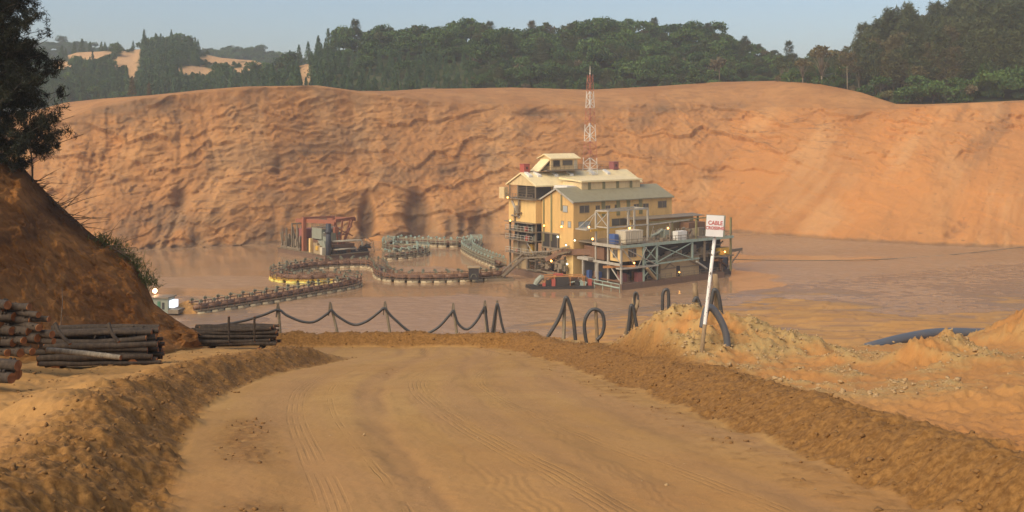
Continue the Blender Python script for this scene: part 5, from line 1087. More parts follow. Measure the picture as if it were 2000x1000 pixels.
# lattice mast
ma = pa(-14.0, 1152.5); mast = thing('lattice_mast', 'tall red and white banded lattice mast rising from the plant roof', 'mast', on_plant(ma, -14.0, TP - .5), R(36.5))
H = 22.0
def mw(z): return 1.15 * (1 - z / H) + .42 * (z / H)
bands = np.linspace(0, H, 7)
for k in range(6):
    m = MB(); z0, z1 = bands[k], bands[k + 1]; ns = 3
    for sx, sy in ((-1, -1), (1, -1), (1, 1), (-1, 1)): m.bar((sx * mw(z0), sy * mw(z0), z0), (sx * mw(z1), sy * mw(z1), z1), .085)
    for j in range(ns):
        a, b = z0 + (z1 - z0) * j / ns, z0 + (z1 - z0) * (j + 1) / ns; wa, wb = mw(a), mw(b)
        cs = [(-1, -1), (1, -1), (1, 1), (-1, 1)]
        for q in range(4):
            c, d = cs[q], cs[(q + 1) % 4]
            m.bar((c[0] * wa, c[1] * wa, a), (d[0] * wa, d[1] * wa, a), .05)
            if (j + q) % 2: m.bar((c[0] * wa, c[1] * wa, a), (d[0] * wb, d[1] * wb, b), .07)
            else: m.bar((d[0] * wa, d[1] * wa, a), (c[0] * wb, c[1] * wb, b), .07)
    m.build('red_section' if k % 2 else 'white_section', M['mastred'] if k % 2 else M['white'], mast)
MB().tube([(0, 0, H), (0, 0, H + 1.9)], [.16, .07], 6).build('antenna', M['steel'], mast)
MB().ball((-.6, -.6, 11), .35, 8, 6, (1, .4, 1)).build('dish', M['white'], mast, True)
MB().ball((0, 0, H + .2), .16, 8, 6).build('beacon', M['white'], mast, True)
# tank and drums on the platform
t = thing('water_tank', 'pale cream ribbed tank on the platform above the hanging cabin', 'tank', on_plant(3.0, 10.6, 8.46), R(36.5))
m = MB(); m.box(0, 4.6, -1.4, 1.4, .2, 2.5); m.build('body', M['tank'], t); m = MB()
for k in range(8): m.box(.1 + .6 * k, .25 + .6 * k, -1.46, -1.4, .3, 2.4)
for k in range(4): m.box(-.06, 0, -1.2 + .75 * k, -1.05 + .75 * k, .3, 2.4)
m.build('rib', M['tank'], t); MB().box(-.05, 4.65, -1.45, 1.45, 2.5, 2.65).build('lid', M['tank'], t); MB().box(.2, 4.4, -1.2, 1.2, 0, .2).build('base', M['dull'], t)
t = thing('blue_container', 'blue plastic container left of the cream ribbed tank', 'container', on_plant(1.9, 9.9, 8.46), R(36.5))
MB().box(-.55, .55, -.8, .8, .15, 2.0).build('body', M['blue'], t); MB().box(-.6, .6, -.85, .85, 0, .14).build('pallet', M['dull'], t)

# ------------------------------------------------------------------ gangway, work barge
gw = thing('gangway', 'steep brown gangway climbing from the floating walkway to the plant', 'gangway')
q0, q1, q2, q3 = Wz(982, 540, .8), W(1022, 504, 211), W(1075, 501, 209), W(1112, 492, 204.6)
m = MB()
for dy in (-.55, .55):
    for dz in (0, 1.1):
        m.tube([q0 + Vector((0, dy, dz)), q1 + Vector((0, dy, dz)), q2 + Vector((0, dy, dz)), q3 + Vector((0, dy, dz))], .11, 5)
for a, b, n in ((q0, q1, 7), (q1, q2, 8), (q2, q3, 5)):
    for k in range(n + 1):
        c = a.lerp(b, k / n)
        for dy in (-.55, .55): m.bar(c + Vector((0, dy, 0)), c + Vector((0, dy, 1.1)), .08)
m.build('railing', M['dull'], gw)
m = MB(); m.bar(q0, q1, 1.1, .35); m.bar(q1, q2, 1.1, .35); m.bar(q2, q3, 1.1, .35); m.build('walkway', M['deck'], gw)
m = MB(); m.box(q0.x - 3.2, q0.x + 2.2, q0.y - 1.4, q0.y + 1.4, -.3, .45); m.build('float', M['deck'], gw)
m = MB(); p0, p1 = Wz(1016, 521, 1.0), Wz(1115, 548, .9)
for dz in (0, .5, 1.0): m.tube([p0 + Vector((0, 0, dz)), p1 + Vector((0, 0, dz * .7))], .13, 6)
for k in range(9): c = p0.lerp(p1, k / 8); m.bar(c, c + Vector((0, 0, 1)), .09); m.bar(c - Vector((0, 0, 1.2)), c, .2)
pl = m.build('pipe_bridge', M['rust']); tag(pl, 'low rusty pipe bridge crossing the water left of the orange work barge', 'pipe bridge')
m = MB(); p0, p1 = Wz(1130, 547, 1.0), Wz(1210, 563, .9)
m.tube([p0, p1], .16, 6); m.tube([p0 + Vector((0, .1, .7)), p1 + Vector((0, .1, .7))], .09, 6)
for k in range(6): c = p0.lerp(p1, k / 5); m.bar(c - Vector((0, 0, 1.1)), c + Vector((0, 0, .7)), .1)
tag(m.build('boom_pipe', M['turq']), 'pale green railed pipe along the near left end of the plant barge', 'pipe')
wb = thing('work_barge', 'small low black barge loaded with orange machinery in front of the plant', 'barge', Wz(1098, 565) + Vector((0, 1.6, 0)), R(5))
MB().prism([(-6.2, -1.5, -.4), (5.9, -1.7, -.4), (6.3, 1.8, -.4), (-6.9, 1.8, -.4)], (0, 0, .95)).build('hull', M['dark'], wb)
m = MB()
m.tube([(-5.2, -.4, .7), (-4.8, -.3, 1.4), (-4.0, -.3, 2.2), (-3.5, -.3, 2.1)], [.5, .6, .55, .4], 9); m.build('suction_head', M['greygreen'], wb)
MB().box(-1.2, 1.2, -1.2, .4, .56, 2.3).build('engine_box', M['dark'], wb)
MB().box(-3.2, -2.2, -1.0, .3, .56, 1.7).build('locker', M['dark'], wb); MB().box(2.4, 3.2, -1.1, .2, .56, 1.6).build('locker', M['dark'], wb)
m = MB(); m.bar((-3.6, -1.0, 2.4), (4.4, -1.0, 2.3), .22, .22); m.bar((-3.4, .8, 2.5), (4.2, .8, 2.4), .2, .2)
for x in (-3.4, -1.6, 1.5, 4.2): m.bar((x, -1.0, .5), (x, -1.0, 2.4), .14); m.bar((x, .8, .5), (x, .8, 2.5), .14)
m.tube([(-3.6, -.8, 1.2), (-2.4, -.6, 2.0), (-1.2, -.5, 2.5)], .18, 7); m.build('orange_frame', M['orange'], wb)
for q in ((-2.1, -1.4, -1.25, -.7, .56, 1.9), (-3.9, -3.3, -1.3, -.9, .56, 1.2), (5.0, 5.7, -1.1, -.4, .56, 1.8), (-1.6, .2, -.6, .2, 2.45, 2.85)): MB().box(*q).build('red_box', M['red'], wb)
m = MB()
for k in range(14): x = random.uniform(-3, 4.6); m.box(x, x + random.uniform(.3, .8), .5, 1.4, .56, random.uniform(1, 2.2))
m.build('machinery', M['rust'], wb)
m = MB(); m.box(3.4, 4.6, -1.0, -.2, .56, 1.3); m.tube([(1.4, -.9, 1.2), (3, -.9, 1.4), (4.8, -.9, 1.1)], .14, 6); m.build('pump', M['turq'], wb)

# ------------------------------------------------------------------ dredge
dg = thing('suction_dredge', 'old dredge barge with red gantry and dark spud pole at the cliff foot', 'dredge', (-43.5, 238.5, 0), R(41))
# local: x = to the right and back, y = to the left and back; near corner at origin
MB().prism([(0, 0, -.5), (12.5, .6, -.5), (13.5, 6, -.5), (11, 22, -.5), (0, 23, -.5)], (0, 0, 1.6)).build('hull', M['hull'], dg)
m = MB(); m.box(-.12, 12.4, -.12, 22.9, 1.11, 1.25); m.build('deck', M['deck'], dg)
m = MB(); m.tube([(1.2, .6, -.4), (1.2, .6, 8.6)], .62, 10); m.tube([(1.2, .6, 6.4), (1.2, .6, 7.0)], .82, 10); m.build('spud_pole', M['navy'], dg, True)
m = MB(); m.bar((1.0, 11.6, 1.2), (1.0, 11.6, 9.4), .85, .85); m.bar((9.5, 11.8, 1.2), (9.5, 11.8, 9.0), .6, .6); m.build('gantry_post', M['redcrane'], dg)
m = MB(); m.bar((1.0, 15.2, 8.4), (3.4, 1.2, 8.8), .6, .9); m.bar((9.5, 14.8, 8.5), (10.5, 3.8, 8.9), .5, .8); m.bar((1.0, 11.6, 9.2), (9.5, 11.8, 9.0), .4, .5); m.build('gantry_beam', M['redcrane'], dg)
m = MB()
for x, y in ((3.6, 1.4), (5.2, .9), (8.4, 2.4), (9.8, 3.4)): m.bar((x, y, 9.1), (5.4 + .18 * (x - 6), 2.4 + .2 * (y - 2), 2.2), .28)
m.bar((3.2, 1.0, 9.1), (10.2, 3.8, 9.2), .6, .7); m.bar((3.8, 1.6, 7.4), (9.4, 3.1, 5.0), .2); m.bar((9.2, 3.0, 7.4), (4.6, 1.6, 5.0), .2); m.bar((4.2, 1.4, 5.6), (8.4, 2.8, 5.6), .22); m.box(3.3, 4.2, 1.0, 2.0, 6.2, 7.6); m.build('gantry_legs', M['redcrane'], dg)
MB().box(2.2, 7, 5.4, 10.0, 4.4, 7.0).build('deckhouse', M['greygreen'], dg)
f = MB().box(2.5, 6, 2.8, 5.35, 4.2, 6.2).build('bridge_house', M['greygreen'], dg); MB().box(2.44, 2.5, 3.0, 5.1, 5.2, 6.0).build('window', M['glass'], f)
m = MB()
for k in range(9): y = 3 + 7 * k / 8; m.box(2.2, 2.3, y - .05, y + .05, 7.0, 8.0)
m.box(2.2, 7, 3, 10, 7.0, 7.12); m.bar((2.25, 3, 7.9), (2.25, 10, 7.9), .1); m.bar((2.25, 3, 7.5), (2.25, 10, 7.5), .07); m.build('roof_rail', M['dull'], dg)
m = MB(); m.bar((.9, 8.2, 1.2), (.9, 8.2, 4.6), .7, .7); m.build('column', M['cream'], dg)
m = MB(); m.prism([(1.0, 2.2, 4.3), (1.0, 5.2, 4.3), (1.0, 3.0, 2.2), (1.0, 1.4, 2.2)], (1.6, 0, 0)); m.build('ladder_house', M['greygreen'], dg)
m = MB(); m.box(.5, 2.0, 3.2, 6.2, 1.26, 3.2); m.box(.3, 1.2, 2.6, 3.6, 1.26, 2.2); m.box(.6, 1.6, 4.8, 6.6, 3.2, 3.7); m.build('winch', M['tanbox'], dg)
MB().box(.3, .9, 4.0, 5.0, 2.1, 3.1).build('winch_guard', M['yellow'], dg)
MB().box(.1, 1.2, 1.6, 2.6, 1.26, 3.0).build('locker', M['tank'], dg)
MB().box(2.2, 7, 3, 14, 1.26, 4.1).build('engine_room', M['rust'], dg)
m = MB(); m.box(1.6, 5, 12.6, 15.6, 3.8, 6.4); m.build('machine_house', M['maroon'], dg)
m = MB()
m.bar((.8, 13, 1.5), (.8, 22.5, 1.5), .4); m.bar((4, 13, 2.4), (2, 22.5, 2.2), .4); m.bar((.9, 22, 1.2), (.9, 22, 5.2), .3); m.bar((.9, 20, 1.2), (.9, 20, 6.2), .35)
for k in range(90):
    x = random.uniform(.3, 7); y = random.uniform(12.4, 22); L = random.uniform(.4, 2.2); z = random.uniform(1.3, 5.2 + (y > 15) * 1.6 * (y < 20))
    if k % 2: m.box(x, x + L * .6, y, y + L * .5, max(1.26, z - 1.6), z)
    else: m.bar((x, y, 1.3), (x + random.uniform(-.5, .5), y + random.uniform(-.8, .8), z + 1), random.uniform(.12, .3))
m.bar((1, 17.5, 1.2), (1, 17.5, 7.6), .3); m.bar((3, 19, 1.2), (2, 16.8, 7.6), .25); m.bar((1, 17.5, 7.4), (5, 17.5, 7.4), .25); m.build('cutter_gear', M['dull'], dg)
m = MB()
for k in range(46):
    x = random.uniform(2, 12.6); y = random.uniform(.4, 2.4); L = random.uniform(.5, 2.6); z = random.uniform(1.3, 2.9)
    if k % 2: m.box(x, min(12.6, x + L * .6), y, y + .5, 1.26, z)
    else: m.tube([(x, y, z), (min(12.8, x + L), y, z + random.uniform(-.3, .3))], random.uniform(.1, .26), 6)
m.build('pump_gear', M['dark'], dg)
m = MB(); m.tube([(2.6, .9, 4.3), (8.6, 1.2, 4.1), (10.6, 1.3, 4.0), (10.9, 1.3, 3.6), (11.0, 1.3, 1.8)], .24, 8); m.tube([(2.6, .6, 2.4), (9, .7, 2.2)], .2, 7); m.build('discharge_pipe', M['tank'], dg, True)
m = MB(); m.box(3, 9, 1.6, 4.5, 1.26, 3.4); m.build('pump_house', M['rust'], dg)
m = MB(); m.tube([(12.2, 1.5, 1.2), (12.4, 1.5, 4.2), (14.5, 2.0, 3.6), (15.0, 2.1, .4)], .09, 5); m.tube([(9, 2.0, 4.4), (12.2, 1.6, 4.8), (14.2, 2.0, 3.2)], .08, 5); m.build('hose', M['dull'], dg)

# ------------------------------------------------------------------ floating pipeline walkways: single pontoons in two chains
UL = 2.5
def make_pontoon(label, group, deckmat, floatmat, railmat):
    e = thing('pontoon', label, 'pontoon', (0, 0, 0), 0, group)
    for y in (-1.25, 1.25): MB().tube([(-UL * .44, y, .10), (UL * .44, y, .10)], .40, 10).build('float', M[floatmat], e, True)
    m = MB(); m.box(-UL * .5, UL * .5, -1.5, 1.5, .52, .66); m.box(-.12, .12, -1.6, 1.6, .2, .51); m.build('deck', M[deckmat], e)
    MB().tube([(-UL * .52, -.2, 1.08), (UL * .52, -.2, 1.08)], .38, 9).build('pipe', M['rust'], e, True)
    for y in (-1.4, 1.4):
        m = MB()
        for z in (1.15, 1.72): m.bar((-UL * .5, y, z), (UL * .5, y, z), .15)
        for x in (-UL * .28, UL * .28): m.bar((x, y, .66), (x, y, 2.0), .14)
        m.build('railing', M['rust' if railmat == 'rail' else railmat], e)
    m = MB(); x = -UL * .28; m.bar((x, -1.4, 2.35), (x, 1.4, 2.35), .1)
    for y in (-1.4, 1.4): m.box(x - .3, x + .3, y - .14, y + .14, 2.0, 2.38); m.bar((x, y, 2.38), (x, y, 2.55), .12)
    m.build('light_frame', M['rail' if railmat == 'rail' else 'turq'], e)
    return e
def spline(pts, step):
    P = [Vector((p.x, p.y)) for p in pts]; out = []
    for i in range(len(P) - 1):
        p0, p1, p2, p3 = P[max(0, i - 1)], P[i], P[i + 1], P[min(len(P) - 1, i + 2)]
        for k in range(40):
            t = k / 40; out.append(0.5 * ((2 * p1) + (p2 - p0) * t + (2 * p0 - 5 * p1 + 4 * p2 - p3) * t * t + (3 * p1 - p0 - 3 * p2 + p3) * t ** 3))
    out.append(P[-1]); res = []; acc = 0; nxt = step / 2
    for a, b in zip(out[:-1], out[1:]):
        L = (b - a).length
        while acc + L >= nxt:
            c = a.lerp(b, (nxt - acc) / L); d = b - a; res.append((c.x, c.y, math.atan2(d.y, d.x))); nxt += step
        acc += L
    return res
def chain(pix, proto, yellow=None, yrange=(9, 9)):
    pts = [Wz(x, y) for x, y in pix]; sp_ = spline(pts, UL)
    for k, (x, y, an) in enumerate(sp_):
        qx, qy = 1000 + FPX * x / y, HOR + FPX * CAM_Z / y
        src = yellow if yellow and yrange[0] <= k / len(sp_) <= yrange[1] and qx < 668 and 543 < qy < 557 else proto
        o = copy_tree(src); o.location = (x, y, 0); o.rotation_euler = (0, 0, an)
    return len(sp_)
pr_d = make_pontoon('brown railed pontoon in the winding floating pipeline nearest the camera', 'pontoons of the near floating pipeline', 'deck', 'float_', 'rail')
pr_y = make_pontoon('pontoon with lit hull edge painted yellow inside the tight loop of the near pipeline', 'yellow pontoons of the near floating pipeline', 'yellow', 'litfloat', 'rail')  # yellow deck and floats stand for light on the hull edge
pr_f = make_pontoon('pale green railed pontoon in the far pipeline between dredge and plant', 'pontoons of the far floating pipeline', 'deck', 'float_', 'farrail')
chain([(378, 613), (450, 602), (540, 588), (620, 574), (680, 563), (690, 556), (655, 550), (600, 552), (555, 550), (541, 544), (556, 535), (610, 526), (680, 522), (725, 523), (742, 530), (744, 540), (760, 548), (810, 551), (880, 550), (940, 547), (978, 544)], pr_d, pr_y, (.28, .60))
chain([(752, 507), (790, 504), (824, 498), (820, 491), (780, 491), (758, 487), (768, 478), (820, 479), (880, 482), (915, 480), (930, 476), (928, 483), (912, 489), (925, 500), (950, 512), (975, 522)], pr_f)
for pr in (pr_d, pr_y, pr_f):
    for c in list(pr.children): bpy.data.objects.remove(c)
    bpy.data.objects.remove(pr)
p = Wz(925, 546, .75); t = thing('pump_shelter', 'small roofed dark hut on the floating walkway left of the plant', 'hut', p + Vector((0, .6, 0)), R(4))
MB().box(-1.0, 1.0, -.8, .8, 0, 2.3).build('wall', M['dark'], t); MB().box(-1.25, 1.2, -1.0, 1.0, 2.31, 2.5).build('roof', M['tanbox'], t); MB().tube([(-.6, -.85, .5), (-.3, -.9, 1.1), (.3, -.9, 1.1), (.6, -.85, .5)], .09, 6).build('pipe', M['rail'], t)

# ------------------------------------------------------------------ left shore: hut, lamp, heap
p = Wz(330, 603, 1.0); t = thing('shore_hut', 'small grey hut with a lit white panel on the left shore', 'hut', p, R(-8))
MB().box(-2.4, .4, -1.2, 1.2, -.6, 1.9).build('wall', M['greygreen'], t); MB().box(-2.7, .6, -1.5, 1.5, 1.91, 2.1).build('roof', M['dull'], t); MB().box(-1.4, -.9, -1.26, -1.2, .2, 1.4).build('window', M['tarp'], t); MB().box(-.6, -.2, -1.26, -1.2, .1, 1.2).build('door', M['dark'], t)
MB().box(.45, 1.25, -.8, .8, .3, 1.5).build('lit_panel', M['litwin'], t)
MB().box(.45, 2.2, -1.2, 1.2, -.6, .05).build('step', M['dull'], t)
p = Wz(303, 600, 1.0); t = thing('shore_lamp', 'bright orange-white lamp on a short pole beside the shore hut', 'lamp', p)
MB().tube([(0, 0, -.6), (0, 0, 2.6)], .08, 6).build('pole', M['dull'], t); MB().ball((0, -.1, 2.75), .34, 10, 8).build('bulb', M['lampo'], t, True); MB().box(-.3, .3, -.1, .3, 3.05, 3.15).build('hood', M['dull'], t)
p = Wz(368, 600, .8); heap('sand_heap', (p.x, p.y, .3), 3.6, 3.0, 1.5, 17, M['sand'])

# ------------------------------------------------------------------ cable posts along the shore and the black hoses over them
def post(xb, yb, xt, yt, Y, r, label, group, mt='post', fork=False, dep=2.4):
    a, b = W(xb, yb, Y), W(xt, yt, Y); d = (b - a).normalized(); a2 = a - d * dep
    e = thing('cable_post', label, 'post', a2, 0, group)
    m = MB(); o = a2; m.tube([Vector((0, 0, 0)), (a - o), (a.lerp(b, .6) - o), (b - o)], [r, r, r * .92, r * .8], 8, jit=.05); m.build('pole', M[mt], e, True)
    if fork:
        c = b - o; m = MB(); m.bar(c + Vector((-.09, -.05, -.75)), c + Vector((-.02, -.03, .05)), .07, .1); m.bar(c + Vector((.13, -.05, -.7)), c + Vector((.03, -.03, .05)), .06, .1); m.build('bracket', M['dull'], e)
    return e
G1 = 'poles carrying the sagging hose'
L1 = 'thin leaning pole holding up the sagging black hose at the water edge'
YP = 60.0
for xb, xt, yt in ((548, 543, 594), (661, 645, 591), (763, 752, 590), (893, 885, 593), (951, 947, 588)): post(xb, 658, xt, yt, YP, .085, L1, G1, fork=True)
post(964, 660, 971, 588, YP, .08, 'pole with a steep hose looped over it at the right end of the sagging line', None, fork=True)
post(1101, 662, 1103, 580, 58, .10, 'tall pole under the highest black hose loop', None)
post(1166, 655, 1163, 590, 58, .11, 'short stout pole through the round hose ring', None, 'stump')
post(1226, 640, 1241, 572, 60, .13, 'rough brown pole leaning behind the spoil heap, left of a curved hook', None, 'stump')
post(1232, 640, 1247, 586, 59.6, .12, 'shorter brown pole crossing the leaning one behind the spoil heap', None, 'stump')
post(1361, 605, 1357, 553, 62, .19, 'thick weathered stump post left of the sign behind the spoil heap', None, 'stump')
post(1402, 606, 1397, 535, 62, .20, 'thick weathered post standing just right of the sign', None, 'stump')
def hose(pix, Y, r, name, label, mat='hose', tail=0.0, n=8, dY=None):
    P = [W(x, y, Y if dY is None else Y + dY * i / (len(pix) - 1)) for i, (x, y) in enumerate(pix)]; out = []
    for i in range(len(P) - 1):
        p0, p1, p2, p3 = P[max(0, i - 1)], P[i], P[i + 1], P[min(len(P) - 1, i + 2)]
        for k in range(6):
            t = k / 6; out.append(0.5 * ((2 * p1) + (p2 - p0) * t + (2 * p0 - 5 * p1 + 4 * p2 - p3) * t * t + (3 * p1 - p0 - 3 * p2 + p3) * t ** 3))
    out.append(P[-1])
    return tag(MB().tube(out, r, n).build(name, M[mat], None, True), label, 'hose')
hose([(400, 640), (470, 628), (515, 615), (543, 605), (560, 616), (590, 628), (615, 628), (640, 612), (647, 606), (660, 618), (690, 634), (715, 628), (740, 610), (751, 602), (765, 618), (800, 648), (825, 654), (855, 640), (880, 613), (886, 608), (895, 632), (912, 643), (930, 628), (944, 604), (947, 602), (952, 640), (956, 690)], YP - .15, .075, 'sagging_hose', 'long black hose sagging in loops from pole to pole above the water')
hose([(955, 690), (962, 645), (969, 600), (973, 598), (982, 640), (1000, 690)], YP - .15, .075, 'looped_hose', 'black hose doubled steeply over the last leaning pole')
hose([(1050, 690), (1066, 664), (1090, 625), (1101, 596), (1105, 581), (1111, 590), (1120, 625), (1126, 690)], 57.8, .105, 'looped_hose', 'thick black hose over the tallest pole, spreading wide to both sides')
hose([(1150, 690), (1143, 655), (1142, 628), (1152, 608), (1164, 604), (1176, 612), (1180, 632), (1176, 652), (1166, 664)], 57.8, .10, 'ring_hose', 'black hose bent into a round ring around the short pole')
hose([(1226, 660), (1229, 625), (1232, 598), (1236, 600), (1240, 618), (1246, 650)], 59.4, .10, 'looped_hose', 'grey hose bent over beside the crossed brown poles')
hose([(1241, 600), (1238, 580), (1241, 571), (1246, 578), (1246, 600)], 59.8, .06, 'looped_hose', 'small hose hook on top of the leaning brown pole')
hose([(1294, 620), (1294, 580), (1298, 567), (1304, 567), (1306, 580), (1306, 620)], 60, .10, 'looped_hose', 'narrow upside-down U of black hose sticking up behind the spoil heap')
hose([(1352, 612), (1355, 590), (1361, 582), (1368, 600), (1372, 620)], 61.6, .11, 'looped_hose', 'grey hose hump at the foot of the left stump post')
hose([(1384, 625), (1392, 575), (1397, 566), (1404, 580), (1410, 620)], 61.6, .12, 'looped_hose', 'grey hose wrapped over the post right of the sign')
hose([(1372, 640), (1379, 606), (1389, 601), (1402, 616), (1414, 640), (1420, 665), (1419, 690), (1416, 705)], 34.5, .118, 'thick_hose', 'thick grey hose curving down over the spoil heap beside the sign', 'pipe', n=12)
# guy rope across the water
m = MB(); a, b = Vector(on_plant(36.5, 6, 2.6)), W(2010, 481, 262); pts = [a.lerp(b, k / 24) - Vector((0, 0, 1.6 * math.sin(math.pi * k / 24))) for k in range(25)]
tag(m.tube(pts, .09, 5).build('mooring_rope', M['dull'], None, True), 'long thin mooring rope stretched from the plant to the right-hand shore', 'rope')

# sign
a, b = W(1371, 682, 34.0), W(1396, 462, 34.3); sg = thing('warning_sign', 'leaning white warning sign on a peeling white post in the spoil heap', 'sign', a - Vector((.03, 0, .35)))
m = MB(); d = (b - a); o = a - Vector((.03, 0, .35)); m.tube([Vector((0, 0, 0)), a - o, a.lerp(b, .5) - o, b - o + d * .15], [.064, .064, .060, .058], 10); m.build('post', M['peeling'], sg, True)
m = MB(); m.tube([Vector((-.004, 0, 0)), a - o + Vector((0, 0, .0)), a.lerp(b, .22) - o], [.070, .070, .068], 10); m.build('bare_wood_foot', M['stump'], sg, True)
lean = math.atan2(d.x, d.z); c = W(1396.5, 441.5, 34.12) - o
bd = MB().box(-.245, .245, -.02, .05, -.30, .30).build('board', M['signwhite'], sg); bd.location = c; bd.rotation_euler = (0, R(3.5), R(6)); bd.scale = (1.17, 1.17, 1.17)
MB().box(.246, .30, .0, .09, -.31, .31).box(-.245, .246, .051, .09, -.31, .31).build('backing', M['greygreen'], bd)
for txt, zc, sz in (('CABLE', .085, .145), ('CROSSING', -.06, .115)):
    cu = bpy.data.curves.new('lettering', 'FONT'); cu.body = txt; cu.size = sz; cu.align_x = 'CENTER'; cu.align_y = 'CENTER'; cu.extrude = .002; cu.offset = .003
    to = bpy.data.objects.new('tmp', cu); link(to); dgp = bpy.context.evaluated_depsgraph_get(); me = bpy.data.meshes.new_from_object(to.evaluated_get(dgp)); bpy.data.objects.remove(to)
    me.materials.clear(); me.materials.append(M['signtext']); lo = bpy.data.objects.new('lettering', me); link(lo); lo.parent = bd; lo.location = (0, -.024, zc); lo.rotation_euler = (R(90), 0, 0); lo.scale = (1.0, 1.1, 1)

# pipe half buried on the right
m = MB(); P = [W(1660, 692, 42.5), W(1692, 682, 43.2), W(1760, 664, 44.5), W(1830, 652, 46), W(1910, 652, 47), W(2000, 655, 48)]
out = []
for i in range(len(P) - 1):
    p0, p1, p2, p3 = P[max(0, i - 1)], P[i], P[i + 1], P[min(len(P) - 1, i + 2)]
    for k in range(8): t = k / 8; out.append(0.5 * ((2 * p1) + (p2 - p0) * t + (2 * p0 - 5 * p1 + 4 * p2 - p3) * t * t + (3 * p1 - p0 - 3 * p2 + p3) * t ** 3))
tag(m.tube(out[8:] + [P[-1]], .25, 16).build('dredge_pipe', M['pipe'], None, True), 'thick dark grey pipe half buried behind the sand heaps on the right', 'pipe')

# ------------------------------------------------------------------ stacked logs
def make_log(L, r, seed, mat='logbark', name='log'):
    rd = random.Random(seed); m = MB(); bend = rd.uniform(-.04, .04) * L; pts = []; rs = []
    for k in range(7): t = k / 6; pts.append((L * (t - .5), bend * math.sin(math.pi * t), rd.uniform(-.012, .012))); rs.append(r * (1.08 - .2 * t) * rd.uniform(.95, 1.05))
    m.tube(pts, rs, 10, False, .05)
    for k in range(3): x = rd.uniform(-.4, .4) * L; an = rd.uniform(0, 6.28); m.tube([(x, 0, 0), (x + .05, math.cos(an) * r * 1.25, math.sin(an) * r * 1.25)], r * .22, 5)
    o = m.build(name, M[mat], None, True)
    for x, rr, sg_ in ((pts[0][0], rs[0], -1), (pts[-1][0], rs[-1], 1)):
        e = MB().tube([(x - sg_ * .02, pts[0][1], 0), (x + sg_ * .006, pts[0][1], 0)], rr * .97, 10); e.build('cut_end', M['logend'], o)
    return o
LOGP = [make_log(3.6, .085, 1), make_log(3.5, .10, 2), make_log(3.7, .075, 3), make_log(3.4, .12, 4)]
SHORT = [make_log(1.5, .12, 11), make_log(1.4, .15, 12), make_log(1.6, .10, 13)]
def put_log(src, pos, rz, ry, label, group):
    o = copy_tree(src); o.location = pos; o.rotation_euler = (random.uniform(0, 6.28), ry, rz); return tag(o, label, 'log', group)
def stack(c, rz, rows_, per, dz, dy, label, group, z0=.12, L=0):
    ax = Vector((math.cos(rz), math.sin(rz), 0)); pe = Vector((-math.sin(rz), math.cos(rz), 0))
    for r_ in range(rows_):
        n = per - (r_ // 2)
        for k in range(n):
            pos = Vector(c) + pe * ((k - (n - 1) / 2) * dy + random.uniform(-.04, .04)) + ax * random.uniform(-.22, .22) + Vector((0, 0, z0 + r_ * dz + random.uniform(-.03, .03)))
            put_log(LOGP[random.randrange(4)], pos, rz + random.uniform(-.05, .05), random.uniform(-.025, .025), label, group)
c1_ = W(196, 690, 33.6); c1_.z = height_at(c1_.x, c1_.y)
stack(c1_, R(8), 6, 7, .175, .21, 'dark bark-covered pole in the long stack beside the left embankment', 'poles of the long stack', .30)
rz = R(8); ax = Vector((math.cos(rz), math.sin(rz), 0)); pe = Vector((-math.sin(rz), math.cos(rz), 0))
for k, dx in enumerate((-1.2, 1.15)):
    for dz in (0, .17): put_log(SHORT[k], c1_ + ax * (dx + .1 * dz) + Vector((0, 0, .09 + dz * .9)) , rz + R(90), 0, 'short round bearer log with orange cut ends under the long stack', 'bearer logs of the long stack')
for px0, py0, px1, py1 in ((107, 632, 137, 672), (212, 632, 232, 668)):
    o = LOGP[2].copy(); link(o); a, b = W(px0, py0, 32.3), W(px1, py1, 32.0)
    for ch in LOGP[2].children: cc = ch.copy(); link(cc); cc.parent = o
    d = b - a; o.location = (a + b) / 2; o.scale = (d.length / 3.7, .8, .8); o.rotation_euler = d.to_track_quat('X', 'Z').to_euler(); tag(o, 'slanting stake leaning against the front of the long stack', 'stake', 'stakes holding the long stack')
c2_ = W(462, 662, 47.5); c2_.z = height_at(c2_.x, c2_.y)
stack(c2_, R(4), 5, 6, .17, .20, 'dark pole in the smaller stack at the end of the embankment', 'poles of the far stack', .34)
for dx in (-1.1, 1.2): put_log(SHORT[0], c2_ + Vector((dx, 0, .12)), R(92), 0, 'bearer log under the smaller far stack', 'bearer logs of the far stack')
for px_ in (447, 497):
    a = W(px_, 628, 46.6); o = make_log(1.15, .05, px_); o.location = a - Vector((0, 0, .35)); o.rotation_euler = (0, R(90), 0); tag(o, 'upright stake in front of the smaller far stack', 'stake', 'stakes of the far stack')
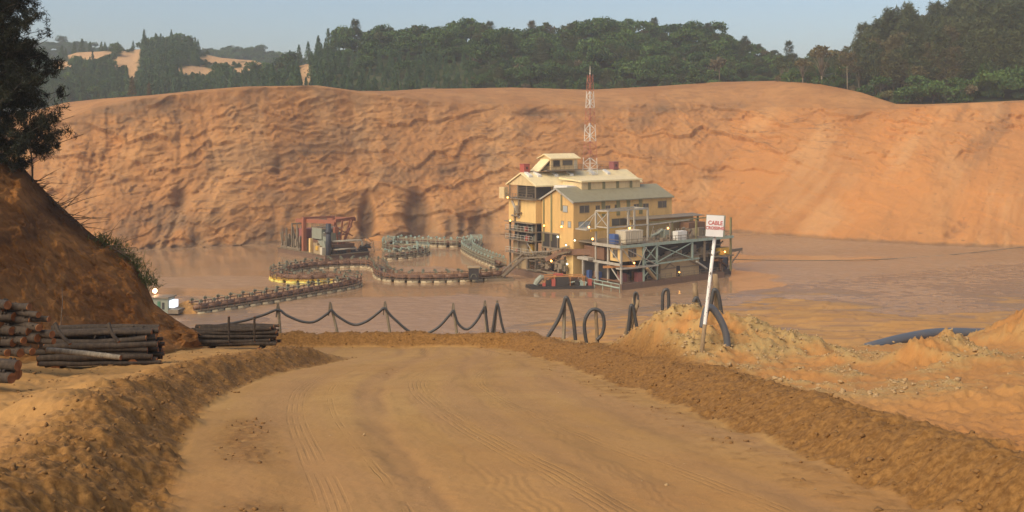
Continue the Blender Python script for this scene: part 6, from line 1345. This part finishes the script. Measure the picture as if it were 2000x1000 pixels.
# end-on stack at the left edge of the frame
for k, (px_, py_, r_) in enumerate(((10, 598, 1), (38, 604, 0), (8, 622, 1), (35, 628, 0), (62, 616, 2), (12, 648, 1), (42, 650, 1), (70, 640, 0), (88, 655, 0), (14, 672, 1), (36, 668, 0), (62, 664, 1), (8, 692, 0), (36, 690, 1), (52, 686, 0), (86, 668, 2), (-14, 610, 1), (-14, 640, 1), (-16, 670, 1), (70, 628, 2))):
    a = W(px_, py_, 29.0); put_log(SHORT[r_], a + Vector((-.55, .45, 0)), R(-20 + random.uniform(-14, 14)), random.uniform(-.05, .05), 'short thick log with orange sawn end in the pile at the left frame edge', 'logs of the left-edge pile')
lg = make_log(2.9, .085, 77, 'palebark', 'log'); a, b = W(92, 684, 30.3), W(236, 699, 29.8); lg.location = (a + b) / 2; d = b - a; lg.scale = (d.length / 2.9, 1, 1); lg.rotation_euler = d.to_track_quat('X', 'Z').to_euler(); tag(lg, 'pale grey fallen log lying on the sand in front of the long stack', 'log')
for k, (dx, dy, dz) in enumerate(((0, 0, 0), (-.05, .32, .0), (.0, .14, .24))):
    put_log(SHORT[1], W(2, 733, 24.0) + Vector((dx - .25, dy, dz)), R(-24 + 4 * k), 0, 'thick short log lying on the sand at the lower left frame edge', 'logs at the lower left edge')
for o in LOGP + SHORT:
    for c in list(o.children): bpy.data.objects.remove(c)
    bpy.data.objects.remove(o)
# thin dead sapling on the embankment face
m = MB(); m.tube([W(118, 640, 35.5), W(122, 590, 36.5), W(121, 560, 37)], [.02, .016, .008], 5)
tag(m.build('dead_sapling', M['twig'], None, True), 'thin dead stick standing on the slope above the long stack', 'stick')
# weathered timber debris on the plateau rim
p = W(838, 176, 372); m = MB(); m.box(-2.6, 2.2, -.8, .8, -.4, .55); m.bar((-2.8, -.9, .6), (2.4, -.9, .75), .25); o = m.build('debris_ramp', M['dull']); o.location = p; tag(o, 'low dark plank ramp lying on the sand rim below the middle hill', 'ramp')

# ------------------------------------------------------------------ air
hz = MB().box(-1400, 1400, -60, 1500, -5, 140).build('haze', MT('haze').m); hz['kind'] = 'stuff'
hm = hz.data.materials[0]; ht = hm.node_tree; ht.nodes.remove(ht.nodes['Principled BSDF']); v = ht.nodes.new('ShaderNodeVolumePrincipled')
v.inputs['Color'].default_value = (0.80, 0.86, 0.92, 1); v.inputs['Density'].default_value = 0.00036; v.inputs['Anisotropy'].default_value = 0.2
ht.links.new(v.outputs[0], ht.nodes['Material Output'].inputs['Volume'])
hm.cycles.homogeneous_volume = True if hasattr(hm, 'cycles') and hasattr(hm.cycles, 'homogeneous_volume') else None
